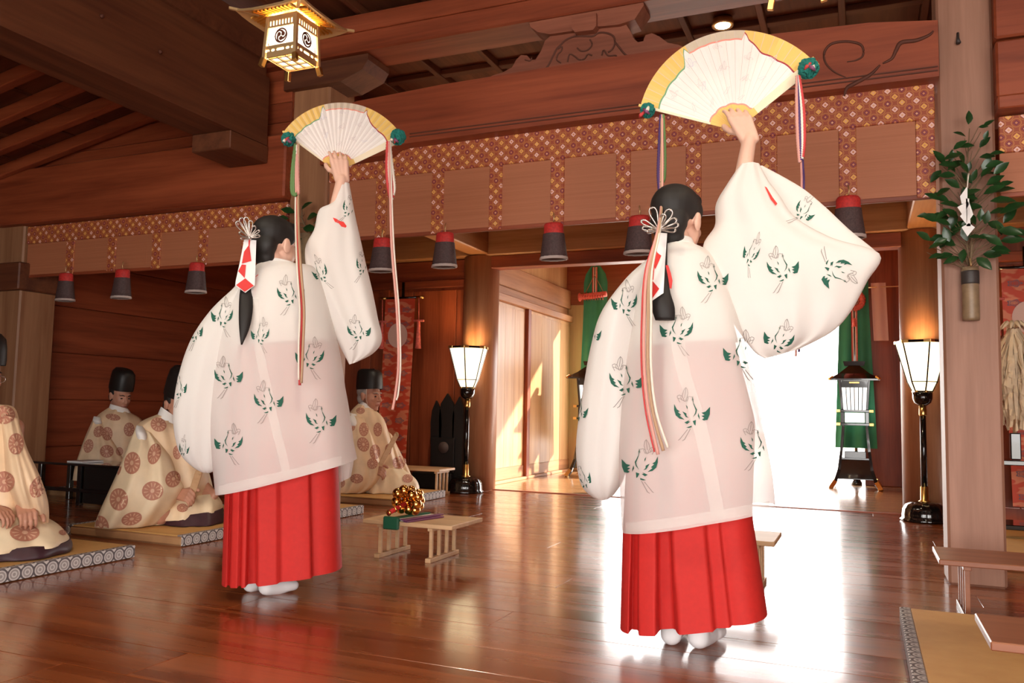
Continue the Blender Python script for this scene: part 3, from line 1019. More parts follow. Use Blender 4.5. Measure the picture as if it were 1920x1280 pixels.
# the passage to the altar
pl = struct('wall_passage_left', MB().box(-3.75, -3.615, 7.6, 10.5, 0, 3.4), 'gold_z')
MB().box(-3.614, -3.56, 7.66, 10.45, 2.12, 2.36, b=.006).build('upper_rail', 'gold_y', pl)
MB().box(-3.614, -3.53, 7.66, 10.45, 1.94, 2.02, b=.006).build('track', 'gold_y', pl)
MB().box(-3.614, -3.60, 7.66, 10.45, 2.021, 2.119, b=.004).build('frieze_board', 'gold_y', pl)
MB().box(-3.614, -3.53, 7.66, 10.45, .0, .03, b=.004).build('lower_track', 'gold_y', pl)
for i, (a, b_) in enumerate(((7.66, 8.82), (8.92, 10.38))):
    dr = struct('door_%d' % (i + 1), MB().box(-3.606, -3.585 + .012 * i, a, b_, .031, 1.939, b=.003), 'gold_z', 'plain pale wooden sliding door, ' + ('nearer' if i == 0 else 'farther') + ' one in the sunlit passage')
    n = 4
    for k in range(n):
        w_ = (b_ - a - .10) / n
        MB().box(-3.584 + .012 * i, -3.579 + .012 * i, a + .05 + k * w_ + .0015, a + .05 + (k + 1) * w_ - .0015, .16, 1.90, b=.001).build('panel', 'gold_z', dr)
    MB().box(-3.584 + .012 * i, -3.577 + .012 * i, a, b_, .032, .155, b=.002).build('bottom_rail', 'gold_y', dr)
MB().box(-3.600, -3.545, 8.825, 8.915, .031, 1.96, b=.004).build('door_post', 'red_z', pl)
struct('wall_passage_right', MB().box(.52, .66, 7.6, 10.5, 0, 3.4), 'red_z')
struct('trim_2', MB().box(.0, .519, 10.30, 10.42, 0, 3.0, b=.006), 'red_z', 'reddish boarded return at the right of the bright opening')
struct('trim_3', MB().box(-3.75, -3.22, 10.36, 10.46, 0, 3.0, b=.006), 'gold_z', 'boarded return at the left of the bright opening')
struct('header_altar', MB().box(-3.7, .55, 10.34, 10.48, 2.17, 3.4, b=.006), 'red_x', 'red brown header above the bright opening')
struct('ceiling_passage', MB().box(-3.8, .7, 7.56, 10.6, 2.95, 3.05), 'gold_y')

# recessed ceiling light
dl = thing('recessed_downlight', (-.84, 5.38, 3.36), 'round lit downlight set in the dark ceiling above the right fan', 'light')
q = on_floor(1355, 48, 3.352)
MB().lathe([(.050, 0), (.070, -.004), (.072, .006), (.066, .04), (.050, .04)], (q.x, q.y, 3.352), 28).build('rim', 'brass', dl)
MB().lathe([(.048, .001), (.048, .02)], (q.x, q.y, 3.347), 28).build('bulb', 'bulb', dl)


def lamp_light(name, loc, power, color, r=.05, spot=None):
    l = bpy.data.lights.new(name, 'SPOT' if spot else 'POINT')
    l.energy, l.color, l.shadow_soft_size = power, color, r
    if spot:
        l.spot_size, l.spot_blend = math.radians(spot), 0.6
    o = bpy.data.objects.new(name, l)
    o.location = loc
    C.objects.link(o)
    return o


lamp_light('downlight_and_fill', (q.x, q.y, 3.33), 30, (1, .78, .5), .04, 120)
for (x, y) in ((.95, 2.2), (-.85, 1.3), (-2.7, 1.3), (-2.7, 5.3)):      # added fill spots without fixtures, to brighten mats, tables and figures
    lamp_light('downlight_and_fill', (x, y, 3.33), 26, (1, .86, .66), .05, 125)


# ------------------------------------------------------------------ blinds with brocade borders and tassels
def blind(x0, x1, ztop, zmid, zbot, strips, y, label):
    t = thing('bamboo_blind', ((x0 + x1) / 2, y, zbot), label, 'blind', 'bamboo blinds hung under the beams')
    n = max(1, round((x1 - x0) / 1.2))
    for i in range(n):
        a, b = x0 + (x1 - x0) * i / n, x0 + (x1 - x0) * (i + 1) / n
        MB().box(a + .001, b - .001, y, y + .012, zbot, zmid + .01).build('reed_panel', 'reed', t)
    MB().box(x0, x1, y - .014, y + .02, zmid, ztop, b=.004).build('brocade_valance', 'brocade', t)
    for s in strips:
        MB().box(s - .042, s + .042, y - .009, y + .016, zbot - .004, zmid + .002, b=.003).build('brocade_strip', 'brocade', t)
    MB().box(x0, x1, y - .004, y + .016, zbot - .012, zbot + .012, b=.003).build('hem_rod', 'red_x', t)
    return t


blind(-3.27, .345, 2.462, 2.275, 1.885, [-2.86, -2.45, -2.05, -1.65, -1.25, -.85, -.45, -.06, .30], 4.53, 'wide bamboo blind with lozenge brocade border hung under the arched beam')
blind(-6.16, -3.60, 2.175, 2.035, 1.775, [-5.67, -5.23, -4.78, -4.34, -3.95], 4.53, 'bamboo blind with brocade border in the darker left bay')
blind(.62, 3.9, 2.25, 2.07, 1.865, [1.05, 1.45, 1.85, 2.25, 2.65, 3.05, 3.45], 4.53, 'bamboo blind with brocade border at the right edge past the vase post')


def tassel(x, y, z, label, tilt=0.0):
    t = thing('blind_tassel', (x, y, z - .20), label, 'tassel', 'red and black tassels under the blinds')
    MB().tube([(x, y, z + .06), (x + .006, y - .012, z + .03), (x, y, z)], .004, 6).build('hook', 'brass', t)
    n = 28
    def ring(r, zz, j=0.0):
        return [(x + tilt * (z - zz) + r * (1 + j * (k % 2)) * math.cos(2 * math.pi * k / n), y + .72 * r * (1 + j * (k % 2)) * math.sin(2 * math.pi * k / n), zz) for k in range(n)]
    MB().grid([ring(.012, z + .004), ring(.050, z), ring(.058, z - .012), ring(.060, z - .066)], closed=True).build('red_cap', 'tassel_red', t)
    MB().grid([ring(.062, z - .062, .03), ring(.066, z - .11, .05), ring(.072, z - .16, .06), ring(.077, z - .205, .07), ring(.05, z - .207), ring(.01, z - .20)], closed=True).build('dark_skirt', 'tassel_dark', t)
    MB().grid([ring(.0775, z - .198, .08), ring(.080, z - .214, .08), ring(.074, z - .214)], closed=True).build('fringe', 'tassel_fringe', t)


for i, (x, z, l) in enumerate(((-2.81, 1.86, 'red topped dark tassel nearest the raised sleeve of the left dancer'), (-2.36, 1.865, 'red topped dark tassel left of the round pillar, under the blind'),
                               (-1.65, 1.875, 'red topped dark tassel over the middle of the bright doorway'), (-1.14, 1.88, 'red topped dark tassel partly behind the head of the right dancer'),
                               (-.06, 1.90, 'red topped dark tassel above the spread sleeve of the right dancer'), (-5.63, 1.765, 'dim tassel in the left bay nearest the left post'),
                               (-5.04, 1.765, 'dim tassel in the middle of the left bay blind'), (-4.33, 1.78, 'dim tassel in the left bay close to the left dancer'))):
    tassel(x, 4.47, z, l, .02 * (i % 3 - 1))


# ------------------------------------------------------------------ hanging lanterns
def ornate_lantern(cx, cy, z0, label):
    """z0 = underside of the box"""
    w_, h = .105, .235
    t = thing('hanging_lantern', (cx, cy, z0 - .04), label, 'lantern', 'wooden hanging lanterns with crests')
    for sx in (-1, 1):
        for sy in (-1, 1):
            x, y = cx + sx * w_, cy + sy * w_
            MB().beam((x + sx * .008, y + sy * .008, z0 - .005), (x - sx * .004, y - sy * .004, z0 + h + .02), .022, .022, up=(1, 0, 0), b=.002).build('corner_post', 'brass', t)
            MB().beam((x + sx * .018, y + sy * .018, z0 - .052), (x + sx * .008, y + sy * .008, z0), .030, .030, up=(1, 0, 0), b=.003).build('foot', 'gilt', t)
    for (ux, uy, nx, ny) in ((1, 0, 0, -1), (0, 1, 1, 0), (-1, 0, 0, 1), (0, -1, -1, 0)):
        def P(a, z, d=0.0):
            return V((cx + ux * a + nx * (w_ + d), cy + uy * a + ny * (w_ + d), z))
        MB().prism([P(-.09, z0 + .03, -.006), P(.09, z0 + .03, -.006), P(.09, z0 + h, -.006), P(-.09, z0 + h, -.006)], (-nx * .003, -ny * .003, 0)).build('lit_pane', 'lantern', t)
        for (za, zb) in ((z0, z0 + .0345), (z0 + .0515, z0 + .072), (z0 + .182, z0 + .192), (z0 + h - .012, z0 + h + .02)):
            MB().prism([P(-.098, za, -.002), P(.098, za, -.002), P(.098, zb, -.002), P(-.098, zb, -.002)], (nx * .008, ny * .008, 0)).build('face_rail', 'brass', t)
        for a in (-.072, -.034, .034, .072):     # fretted board below the pane
            MB().prism([P(a - .012, z0 + .034), P(a + .012, z0 + .034), P(a + .004, z0 + .043), P(a + .012, z0 + .052), P(a - .012, z0 + .052), P(a - .004, z0 + .043)], (nx * .004, ny * .004, 0)).build('fret', 'brass', t)
        for k in range(9):
            a = -.088 + .022 * k
            MB().prism([P(a - .005, z0 + .192), P(a + .005, z0 + .192), P(a + .005, z0 + h - .012), P(a - .005, z0 + h - .012)], (nx * .005, ny * .005, 0)).build('comb_slat', 'brass', t)
        la = MB()
        for k in range(-2, 5):                   # fine diagonal lattice
            for sg in (-1, 1):
                a0 = -.15 + .05 * k
                pts = []
                for tt in (0, 1):
                    a, z = a0 + .10 * tt, (z0 + .072 + .11 * tt) if sg > 0 else (z0 + .182 - .11 * tt)
                    pts.append((a, z))
                (a1, z1), (a2, z2) = pts
                if a1 < -.09:
                    f = (-.09 - a1) / (a2 - a1); a1, z1 = -.09, z1 + (z2 - z1) * f
                if a2 > .09:
                    f = (.09 - a1) / (a2 - a1); a2, z2 = .09, z1 + (z2 - z1) * f
                if a2 - a1 > .01:
                    la.tube([P(a1, z1, -.001), P(a2, z2, -.001)], .0009, 4)
        la.build('lattice', 'brass', t)
        # triple-comma crest in a ring
        cr = MB()
        cz, R = z0 + .127, .046
        ring_o = [(R * math.cos(a), R * math.sin(a)) for a in [2 * math.pi * k / 32 for k in range(33)]]
        for k in range(32):
            (a1, b1), (a2, b2) = ring_o[k], ring_o[k + 1]
            cr.add([P(a1 * .80, cz + b1 * .80, .001), P(a1, cz + b1, .001), P(a2, cz + b2, .001), P(a2 * .80, cz + b2 * .80, .001)], [(0, 1, 2, 3)])
        for j in range(3):
            o_ = 2 * math.pi * j / 3 + .5
            pts = []
            hx, hz = .017 * math.cos(o_), .017 * math.sin(o_)
            prev = None
            for k in range(13):
                u = k / 12
                ang = o_ + u * 2.1
                rad = .017 + (.036 - .017) * min(1, u * 1.3)
                wd = .0125 * (1 - u) ** .7
                c_, s_ = math.cos(ang), math.sin(ang)
                cur = (P(c_ * (rad - wd), cz + s_ * (rad - wd), .001), P(c_ * (rad + wd * .7), cz + s_ * (rad + wd * .7), .001))
                if prev:
                    cr.add([prev[0], prev[1], cur[1], cur[0]], [(0, 1, 2, 3)])
                prev = cur
            cr.add([P(hx + .0135 * math.cos(a), cz + hz + .0135 * math.sin(a), .0012) for a in [2 * math.pi * k / 14 for k in range(14)]], [list(range(14))])
        cr.build('comma_crest', 'tomoe', t)
    # lit coffered underside
    MB().box(cx - .092, cx + .092, cy - .092, cy + .092, z0 + .010, z0 + .013).build('lit_pane', 'lantern', t)
    gr = MB()
    for k in range(4):
        a = -.092 + .0613 * k
        gr.box(cx + a - .004, cx + a + .004, cy - .096, cy + .096, z0 - .002, z0 + .009)
        gr.box(cx - .096, cx + .096, cy + a - .004, cy + a + .004, z0 - .002, z0 + .0085)
    gr.build('bottom_grille', 'brass', t)
    # flared roof with upturned corners, rafters beneath
    rw = .235
    rows = []
    for (f, z) in ((.36, z0 + h + .115), (.50, z0 + h + .075), (.75, z0 + h + .040), (1.0, z0 + h + .020)):
        ring = []
        for k in range(32):
            s_ = k // 8; u = (k % 8) / 8 * 2 - 1
            c4 = [(u, -1), (1, u), (-u, 1), (-1, -u)][s_]
            lift = .028 * abs(u) ** 3 * max(0, f - .4)
            ring.append((cx + c4[0] * rw * f, cy + c4[1] * rw * f, z + lift))
        rows.append(ring)
    rows2 = [[(p[0], p[1], p[2] - .014) for p in r] for r in rows[::-1]]
    MB().grid(rows + rows2, closed=True, smooth=False).add(rows[0], [list(range(32))]).build('roof', 'brass', t)
    for (ux, uy, nx, ny) in ((1, 0, 0, -1), (0, 1, 1, 0), (-1, 0, 0, 1), (0, -1, -1, 0)):
        for k in range(11):
            a = -.12 + .024 * k
            p0 = V((cx + ux * a + nx * .11, cy + uy * a + ny * .11, z0 + h + .035))
            p1 = V((cx + ux * a * 1.15 + nx * .20, cy + uy * a * 1.15 + ny * .20, z0 + h + .014))
            MB().beam(p0, p1, .012, .012).build('eave_rafter', 'gilt', t)
        p = V((cx + (ux + nx) * .20, cy + (uy + ny) * .20, z0 + h + .010))
        MB().beam(V((cx + (ux + nx) * .14, cy + (uy + ny) * .14, z0 + h + .025)), V((cx + (ux + nx) * .262, cy + (uy + ny) * .262, z0 + h + .034)), .018, .016, b=.002).build('corner_rafter', 'brass', t)
    MB().lathe([(.085, 0), (.07, .03), (.03, .045), (.02, .08), (.03, .095), (.004, .11)], (cx, cy, z0 + h + .10), 20).build('finial', 'brass', t)
    k = .74
    t.scale = (k, k, k)
    MB().tube([(cx, cy, z0 + h + .2), (cx, cy, (3.345 - z0 + .04) / k + z0 - .04)], .008, 8).build('hanging_rod', 'brass', t)
    lamp_light('lantern_glow', (cx, cy, z0 + .06), 2.5, (1, .82, .55), .08)
    return t


ornate_lantern(-2.33, 2.91, 2.325, 'lit hanging lantern with comma crests at upper left, near the ceiling beam')
ornate_lantern(-.20, 2.91, 2.29, 'hanging lantern at the top edge of which only the feet show, above the right dancer')


# ------------------------------------------------------------------ standing lamps
def hexr(cx, cy, r, z, rot=0.0, n=6):
    return [V((cx + r * math.cos(rot + 2 * math.pi * k / n), cy + r * math.sin(rot + 2 * math.pi * k / n), z)) for k in range(n)]


def bonbori(cx, cy, label):
    t = thing('standing_lamp', (cx, cy, 0), label, 'lamp', 'black lacquer standing lamps with paper shades')
    MB().lathe([(.155, 0), (.165, .012), (.150, .025), (.150, .05), (.145, .09), (.125, .125), (.09, .145), (.04, .15)], (cx, cy, 0), 48, rib=.07, ribs=14).build('base', 'lacquer', t)
    MB().lathe([(.045, .15), (.038, .155), (.030, .16), (.028, .26)], (cx, cy, 0), 20).build('lower_sleeve', 'gilt', t)
    MB().lathe([(.024, .26), (.022, .80)], (cx, cy, 0), 20).build('pole', 'lacquer', t)
    MB().lathe([(.026, .80), (.028, .81), (.026, .88)], (cx, cy, 0), 20).build('upper_sleeve', 'gilt', t)
    MB().lathe([(.028, .875), (.060, .90), (.070, .93), (.072, .975), (.060, .98)], (cx, cy, 0), 24).build('cup', 'lacquer', t)
    rot = math.pi / 6 + .25
    z1, z2, z3 = .985, 1.06, 1.365
    r1, r2, r3 = .070, .105, .190
    sh = MB()
    A, B, D = hexr(cx, cy, r1, z1, rot), hexr(cx, cy, r2, z2, rot), hexr(cx, cy, r3, z3, rot)
    for k in range(6):
        j = (k + 1) % 6
        MB().add([A[k], A[j], B[j], B[k]], [(0, 1, 2, 3)]).add([B[k], B[j], D[j], D[k]], [(0, 1, 2, 3)]).build('shade_panel', 'lamp', t)
        fr = MB()
        fr.tube([A[k], B[k], D[k]], .006, 6, smooth=False)
        fr.tube([B[k], B[j]], .004, 6, smooth=False)
        fr.beam(D[k], D[j], .016, .020, b=.002)
        fr.beam(A[k], A[j], .010, .012, b=.002)
        fb = fr.build('shade_rib', 'lacquer', t)
        for (p, q) in ((D[k], D[j]), (D[j], D[k])):
            d = (q - p).normalized()
            MB().beam(p - d * .004 + V((0, 0, .001)), p + d * .042 + V((0, 0, .001)), .020, .024, b=.002).build('gilt_corner', 'gilt', fb)
        d = (A[j] - A[k]).normalized()
        MB().beam(A[k] - d * .003, A[k] + d * .018, .014, .016, b=.002).build('gilt_corner', 'gilt', fb)
    lamp_light('lamp_glow', (cx, cy, 1.27), 4, (1, .70, .36), .05)
    return t


bonbori(-3.475, 7.12, 'lit black standing lamp before the left round pillar')
bonbori(.415, 7.12, 'lit black standing lamp before the right round pillar, partly behind the square post')


# ------------------------------------------------------------------ tall black lacquer lanterns of the passage
def andon(cx, cy, label):
    t = thing('lacquer_lantern', (cx, cy, 0), label, 'lantern', 'tall black lacquer lanterns of the passage')
    for k in range(4):
        sx, sy = ((-1, -1), (1, -1), (1, 1), (-1, 1))[k]
        pts = [(cx + sx * a, cy + sy * a, z) for a, z in ((.235, .015), (.205, .06), (.165, .20), (.140, .40), (.118, .68))]
        lg = MB().tube(pts, [.026, .024, .021, .019, .018], 4, smooth=False).build('leg', 'lacquer', t)
        MB().tube([(cx + sx * a, cy + sy * a, z) for a, z in ((.247, .0), (.232, .03), (.205, .075))], [.034, .030, .027], 4, smooth=False).build('gilt_shoe', 'gilt', lg)
    for z, a in ((.10, .18), (.31, .16)):
        MB().box(cx - a, cx + a, cy - a, cy + a, z, z + .022, b=.003).build('shelf', 'lacquer', t)
    MB().box(cx - .11, cx + .11, cy - .11, cy + .11, .122, .40, b=.006).build('inner_box', 'lacquer', t)
    for (ux, uy) in ((0, -1), (1, 0), (0, 1), (-1, 0)):     # flared skirt boards between the legs
        q = []
        for a, z in ((.150, .33), (.196, .11)):
            for s in ((-1, 1) if a == .150 else (1, -1)):
                q.append(V((cx + ux * a * .93 + uy * s * a, cy + uy * a * .93 + ux * s * a, z)))
        MB().prism(q, (-ux * .008, -uy * .008, 0)).build('skirt_board', 'lacquer', t)
    for z, a in ((.68, .185), (.825, .185)):
        MB().box(cx - a, cx + a, cy - a, cy + a, z, z + .024, b=.003).build('waist_board', 'lacquer', t)
        for sx in (-1, 1):
            for sy in (-1, 1):
                MB().box(min(cx + sx * (a + .004), cx + sx * (a - .04)), max(cx + sx * (a + .004), cx + sx * (a - .04)), min(cy + sy * (a + .004), cy + sy * (a - .04)), max(cy + sy * (a + .004), cy + sy * (a - .04)), z - .003, z + .027, b=.002).build('gilt_corner', 'gilt', t)
    for sx in (-1, 1):
        for sy in (-1, 1):
            MB().box(cx + sx * .125 - .018, cx + sx * .125 + .018, cy + sy * .125 - .018, cy + sy * .125 + .018, .704, .824, b=.003).build('waist_post', 'lacquer', t)
            MB().beam((cx + sx * .125, cy + sy * .125, .85), (cx + sx * .150, cy + sy * .150, 1.19), .024, .024, up=(1, 0, 0), b=.003).build('corner_post', 'lacquer', t)
    MB().box(cx - .10, cx + .10, cy - .10, cy + .10, .712, .818, b=.002).build('waist_panel', 'andon', t)
    lo = [(cx - .112, cy - .112), (cx + .112, cy - .112), (cx + .112, cy + .112), (cx - .112, cy + .112)]
    hi = [(cx - .134, cy - .134), (cx + .134, cy - .134), (cx + .134, cy + .134), (cx - .134, cy + .134)]
    for k in range(4):
        j = (k + 1) % 4
        A, B, D, E_ = V((*lo[k], .85)), V((*lo[j], .85)), V((*hi[j], 1.19)), V((*hi[k], 1.19))
        MB().add([A, B, D, E_], [(0, 1, 2, 3)]).build('paper_pane', 'andon', t)
        for i in range(1, 6):
            MB().beam(A.lerp(B, i / 6), E_.lerp(D, i / 6).lerp(A.lerp(B, i / 6), .18), .005, .008, up=(1, 1, 0)).build('pane_slat', 'lacquer', t)
        MB().beam(A.lerp(E_, .86), B.lerp(D, .86), .014, .10, b=.002).build('frieze', 'lacquer', t)
        MB().beam(A.lerp(E_, .87) * .7 + B.lerp(D, .87) * .3, A.lerp(E_, .87) * .3 + B.lerp(D, .87) * .7, .020, .018, b=.002).build('gilt_fret', 'gilt', t)
    # hipped roof on a square plan
    e, ez, rz_ = .255, 1.185, 1.335
    E4 = [V((cx + sx * e, cy + sy * e, ez)) for sx, sy in ((-1, -1), (1, -1), (1, 1), (-1, 1))]
    R4 = [V((cx + sx * .055, cy + sy * .055, rz_)) for sx, sy in ((-1, -1), (1, -1), (1, 1), (-1, 1))]
    dn = V((0, 0, -.018))
    rf = MB()
    for k in range(4):
        j = (k + 1) % 4
        mid_k, mid_j = E4[k].lerp(R4[k], .5) - V((0, 0, .014)), E4[j].lerp(R4[j], .5) - V((0, 0, .014))
        rf.add([E4[k], E4[j], mid_j, mid_k], [(0, 1, 2, 3)]).add([mid_k, mid_j, R4[j], R4[k]], [(0, 1, 2, 3)])
        rf.add([E4[k] + dn, E4[j] + dn, E4[j], E4[k]], [(0, 1, 2, 3)])
    rf.add(R4, [(0, 1, 2, 3)]).add([p + dn for p in E4], [(0, 1, 2, 3)])
    rf.build('roof', 'lacquer', t)
    for k in range(4):
        MB().beam(E4[k] + V((0, 0, -.006)), E4[k].lerp(R4[k], .18) + V((0, 0, -.004)), .030, .026, b=.003).build('gilt_corner', 'gilt', t)
    MB().prism([V((cx - .10, cy - .04, rz_ - .002)), V((cx + .10, cy - .04, rz_ - .002)), V((cx + .115, cy - .05, rz_ + .05)), V((cx - .115, cy - .05, rz_ + .05))], (0, .09, 0)).build('ridge_cap', 'lacquer', t)
    lamp_light('andon_glow', (cx, cy, 1.0), 1.2, (1, .9, .75), .06)
    return t


andon(-3.03, 9.68, 'tall black lacquer lantern with gilt corners beside the sliding doors')
andon(-.095, 9.93, 'tall black lacquer lantern with gilt corners in front of the right green cloth')


# ------------------------------------------------------------------ green cloth hangings with cords
def sacred_hanging(cx, cy, mirror, label):
    t = thing('green_hanging', (cx, cy, .3), label, 'hanging', 'green silk hangings of the passage')
    rows = []
    pole_x = cx
    for i in range(22):
        u = i / 21
        z = 2.62 - 2.2 * u
        if i == 0:
            hw = .06
        else:
            hw = .155 + .09 * max(0, u - .25) if i > 1 else .13
        rows.append([(cx - hw + 2 * hw * k / 16, cy + .018 * math.sin(k * .9 + u * 1.5) * (.3 + u), z) for k in range(17)])
    back = [[(p[0], p[1] + .006, p[2]) for p in r] for r in rows[::-1]]
    MB().grid(rows).grid(back).build('green_cloth', 'green_silk', t)
    MB().tube([(cx, cy + .05, 0), (cx, cy + .05, 2.72)], .018, 12).build('pole', 'lacquer', t)
    MB().lathe([(.06, 0), (.06, .03), (.05, .05), (.03, .09)], (cx, cy + .05, 0), 24).build('pole_base', 'lacquer', t)
    for k, (dx, mm) in enumerate(((-.026, 'cord_red'), (-.013, 'cord_white'), (0.0, 'lacquer'), (.013, 'cord_white'), (.026, 'coral'))):
        zb = 1.25 if not mirror else 2.25
        MB().box(cx + dx - .0065, cx + dx + .0065, cy - .036, cy - .030, zb, 2.60).build('cord_strip', mm, t)
    if mirror is False:
        rr = MB()
        n = 40
        MB().tube([(cx + .092 * math.cos(2 * math.pi * k / n), cy - .05, 2.10 + .092 * math.sin(2 * math.pi * k / n)) for k in range(n + 1)], [.030 * (1 + .18 * (k % 2)) for k in range(n + 1)], 8, caps=False).build('red_rosette', 'coral', t)
        MB().lathe([(.075, 0), (.072, .008), (.01, .012)], (0, 0, 0), 28).xf(Matrix.Translation((cx, cy - .045, 2.10)) @ Matrix.Rotation(math.pi / 2, 4, 'X')).build('mirror', 'silver', t)
        MB().lathe([(.006, .10), (.016, .09), (.020, .03), (.024, 0)], (cx, cy - .05, 1.80), 12).build('red_tassel', 'coral', t)
    else:
        MB().tube([(cx - .20, cy - .05, 2.22), (cx - .19, cy - .05, 2.22), (cx - .17, cy - .05, 2.222), (cx - .05, cy - .05, 2.23), (cx + .16, cy - .05, 2.25)], [.052, .058, .036, .040, .036], 12).build('wrapped_sword', 'coral', t)
        for sx in (-1, 1):
            MB().tube([(cx + sx * .12, cy - .04, 2.27), (cx, cy - .04, 2.50)], .004, 6).build('sling_cord', 'cord_tan', t)
        for k in range(9):
            x = cx - .15 + .033 * k
            MB().tube([(x, cy - .05, 2.178), (x + .012, cy - .094, 2.225), (x + .02, cy - .05, 2.275)], .006, 6).build('binding', 'cord_red', t)
    return t


sacred_hanging(-3.12, 10.02, True, 'green silk hanging with a red wrapped sword at the left of the bright opening')
sacred_hanging(-.09, 10.26, False, 'green silk hanging with a red rosette at the right of the bright opening')
nr = thing('hanging_cloth', (.155, 9.6, 1.58), 'short pale cloth hanging on a thin rod beside the right pillar', 'cloth')
rows = [[(.085 + .02 * v + .145 * u, 9.6 + .006 * math.sin(u * 9), 2.205 - .62 * v) for u in [i / 12 for i in range(13)]] for v in [0, .33, .66, 1]]
MB().grid(rows).grid([[(p[0], p[1] + .004, p[2]) for p in r] for r in rows[::-1]]).build('cloth', 'noren', nr)
MB().tube([(.06, 9.602, 2.16), (.52, 9.602, 2.16)], .006, 8).build('rod', 'brass', nr)


# ------------------------------------------------------------------ red brocade banners
def cloud_poly(cx, cz, s):
    pts = []
    for k in range(20):
        a = 2 * math.pi * k / 20
        r = s * (1 + .22 * math.cos(5 * a))
        pts.append((cx + r * 1.35 * math.cos(a), cz + r * .72 * math.sin(a)))
    return pts


def banner(cx, y, ztop, zbot, lean, label):
    t = thing('brocade_banner', (cx, y, 0), label, 'banner', 'red brocade banners on black poles')
    hw = .165
    def X(z, u):
        return cx + hw * u - lean * (ztop - z)
    rows = [[(X(z, u), y + .008 * math.sin(u * 3 + z * 4), z) for u in [-1 + .25 * i for i in range(9)]] for z in [ztop - (ztop - zbot) * j / 24 for j in range(25)]]
    cl = MB().grid(rows).grid([[(p[0], p[1] + .006, p[2]) for p in r] for r in rows[::-1]]).build('cloth', 'red_brocade', t)
    j = 0
    z = ztop - .11
    while z > zbot + .06:
        for u in ((-.5, .5) if j % 2 == 0 else (-.55, .45)):
            mo = MB()
            for s in (.034, .021, .009):
                pts = cloud_poly(X(z, u), z, s)
                n = len(pts)
                inn = [(X(z, u) + (a - X(z, u)) * .78, z + (b - z) * .78) for a, b in pts]
                for k in range(n):
                    l = (k + 1) % n
                    mo.add([(pts[k][0], y - .012, pts[k][1]), (pts[l][0], y - .012, pts[l][1]), (inn[l][0], y - .012, inn[l][1]), (inn[k][0], y - .012, inn[k][1])], [(0, 1, 2, 3)])
            mo.build('woven_cloud', 'motif_grey', cl)
        z -= .145 + .02 * (j % 2)
        j += 1
    dz = ztop - .36
    MB().add([(X(dz, 0) + .11 * math.cos(a), y - .014, dz + .12 * math.sin(a)) for a in [2 * math.pi * k / 32 for k in range(32)]], [list(range(32))]).build('sun_disc', 'disc', cl)
    MB().tube([(cx - .23, y + .02, ztop + .012), (cx + .23, y + .02, ztop + .012)], .012, 10).build('crossbar', 'lacquer', t)
    for s in (-1, 1):
        MB().tube([(cx + s * .17, y + .02, ztop + .012), (cx + s * .245, y + .02, ztop + .012)], .015, 10).build('gilt_end', 'gilt', t)
        x = cx + s * .205
        ta = MB().tube([(x, y, ztop), (x + .006, y, ztop - .22)], .004, 6)
        ta.tube([(x - .05, y, ztop - .22), (x + .06, y, ztop - .22)], .012, 6)
        ta.lathe([(.008, .02), (.016, .0), (.018, -.08), (.030, -.25)], (x + .006, y, ztop - .24), 12)
        ta.build('red_tassel', 'coral', t)
    MB().tube([(cx, y + .05, 0), (cx, y + .05, ztop + .17)], .016, 10).build('pole', 'lacquer', t)
    MB().lathe([(.15, 0), (.15, .03), (.05, .06), (.02, .12)], (cx, y + .05, 0), 20).build('pole_base', 'lacquer', t)
    return t


banner(-4.17, 7.0, 1.845, .25, .035, 'tall red brocade banner with pale disc behind the grey haired priest')
banner(1.11, 7.0, 1.89, .16, -.02, 'tall red brocade banner behind the paper streamers at the right edge')

# black board with three blades on its stand
sd = thing('black_halberd_stand', (-3.76, 7.26, 0), 'black stand of three pointed blades with a dim crest, left of the lamp', 'stand')
for (dx, h, wd) in ((-.115, .86, .062), (0, .93, .085), (.125, .90, .062)):
    x = -3.76 + dx
    pts = [(x - wd * .75, 7.25, .10), (x + wd * .75, 7.25, .10), (x + wd, 7.25, h - .22), (x + wd * .8, 7.25, h - .10), (x + dx * .06, 7.25, h), (x - wd * .8, 7.25, h - .10), (x - wd, 7.25, h - .22)]
    MB().prism(pts, (0, .03, 0)).build('blade', 'black', sd)
MB().box(-4.10, -3.67, 7.19, 7.31, 0, .16, b=.01).build('base', 'black', sd)
MB().box(-3.92, -3.66, 7.225, 7.27, .16, .50, b=.008).build('board', 'black', sd)
MB().lathe([(.055, 0), (.055, .006)], (0, 0, 0), 28).xf(Matrix.Translation((-3.77, 7.222, .405)) @ Matrix.Rotation(math.pi / 2, 4, 'X')).build('crest_disc', 'crest_disc', sd)


# ------------------------------------------------------------------ tatami mats
def tatami(x0, x1, y0, y1, label, side='x1', h=.062, floor_z=0.0):
    t = thing('tatami_mat', ((x0 + x1) / 2, (y0 + y1) / 2, floor_z), label, 'mat', 'thick tatami mats with crested borders')
    MB().box(x0 + .004, x1 - .004, y0 + .002, y1 - .002, floor_z, floor_z + h - .006, b=.012).build('straw_core', 'straw_side', t)
    bw = .035
    MB().box(x0 + bw, x1 - bw, y0, y1, floor_z + h - .008, floor_z + h, b=.004).build('rush_cover', 'straw', t)
    for a, b in ((x1 - bw, x1), (x0, x0 + bw)):
        out = b if b == x1 else a
        MB().box(a, b, y0 - .001, y1 + .001, floor_z + h - .007, floor_z + h + .002, b=.003).build('border_top', 'border_t', t)
        MB().box(out - .004, out + .003, y0 - .001, y1 + .001, floor_z + .004, floor_z + h + .001, b=.002).build('border_side', 'border_y', t)
    return t


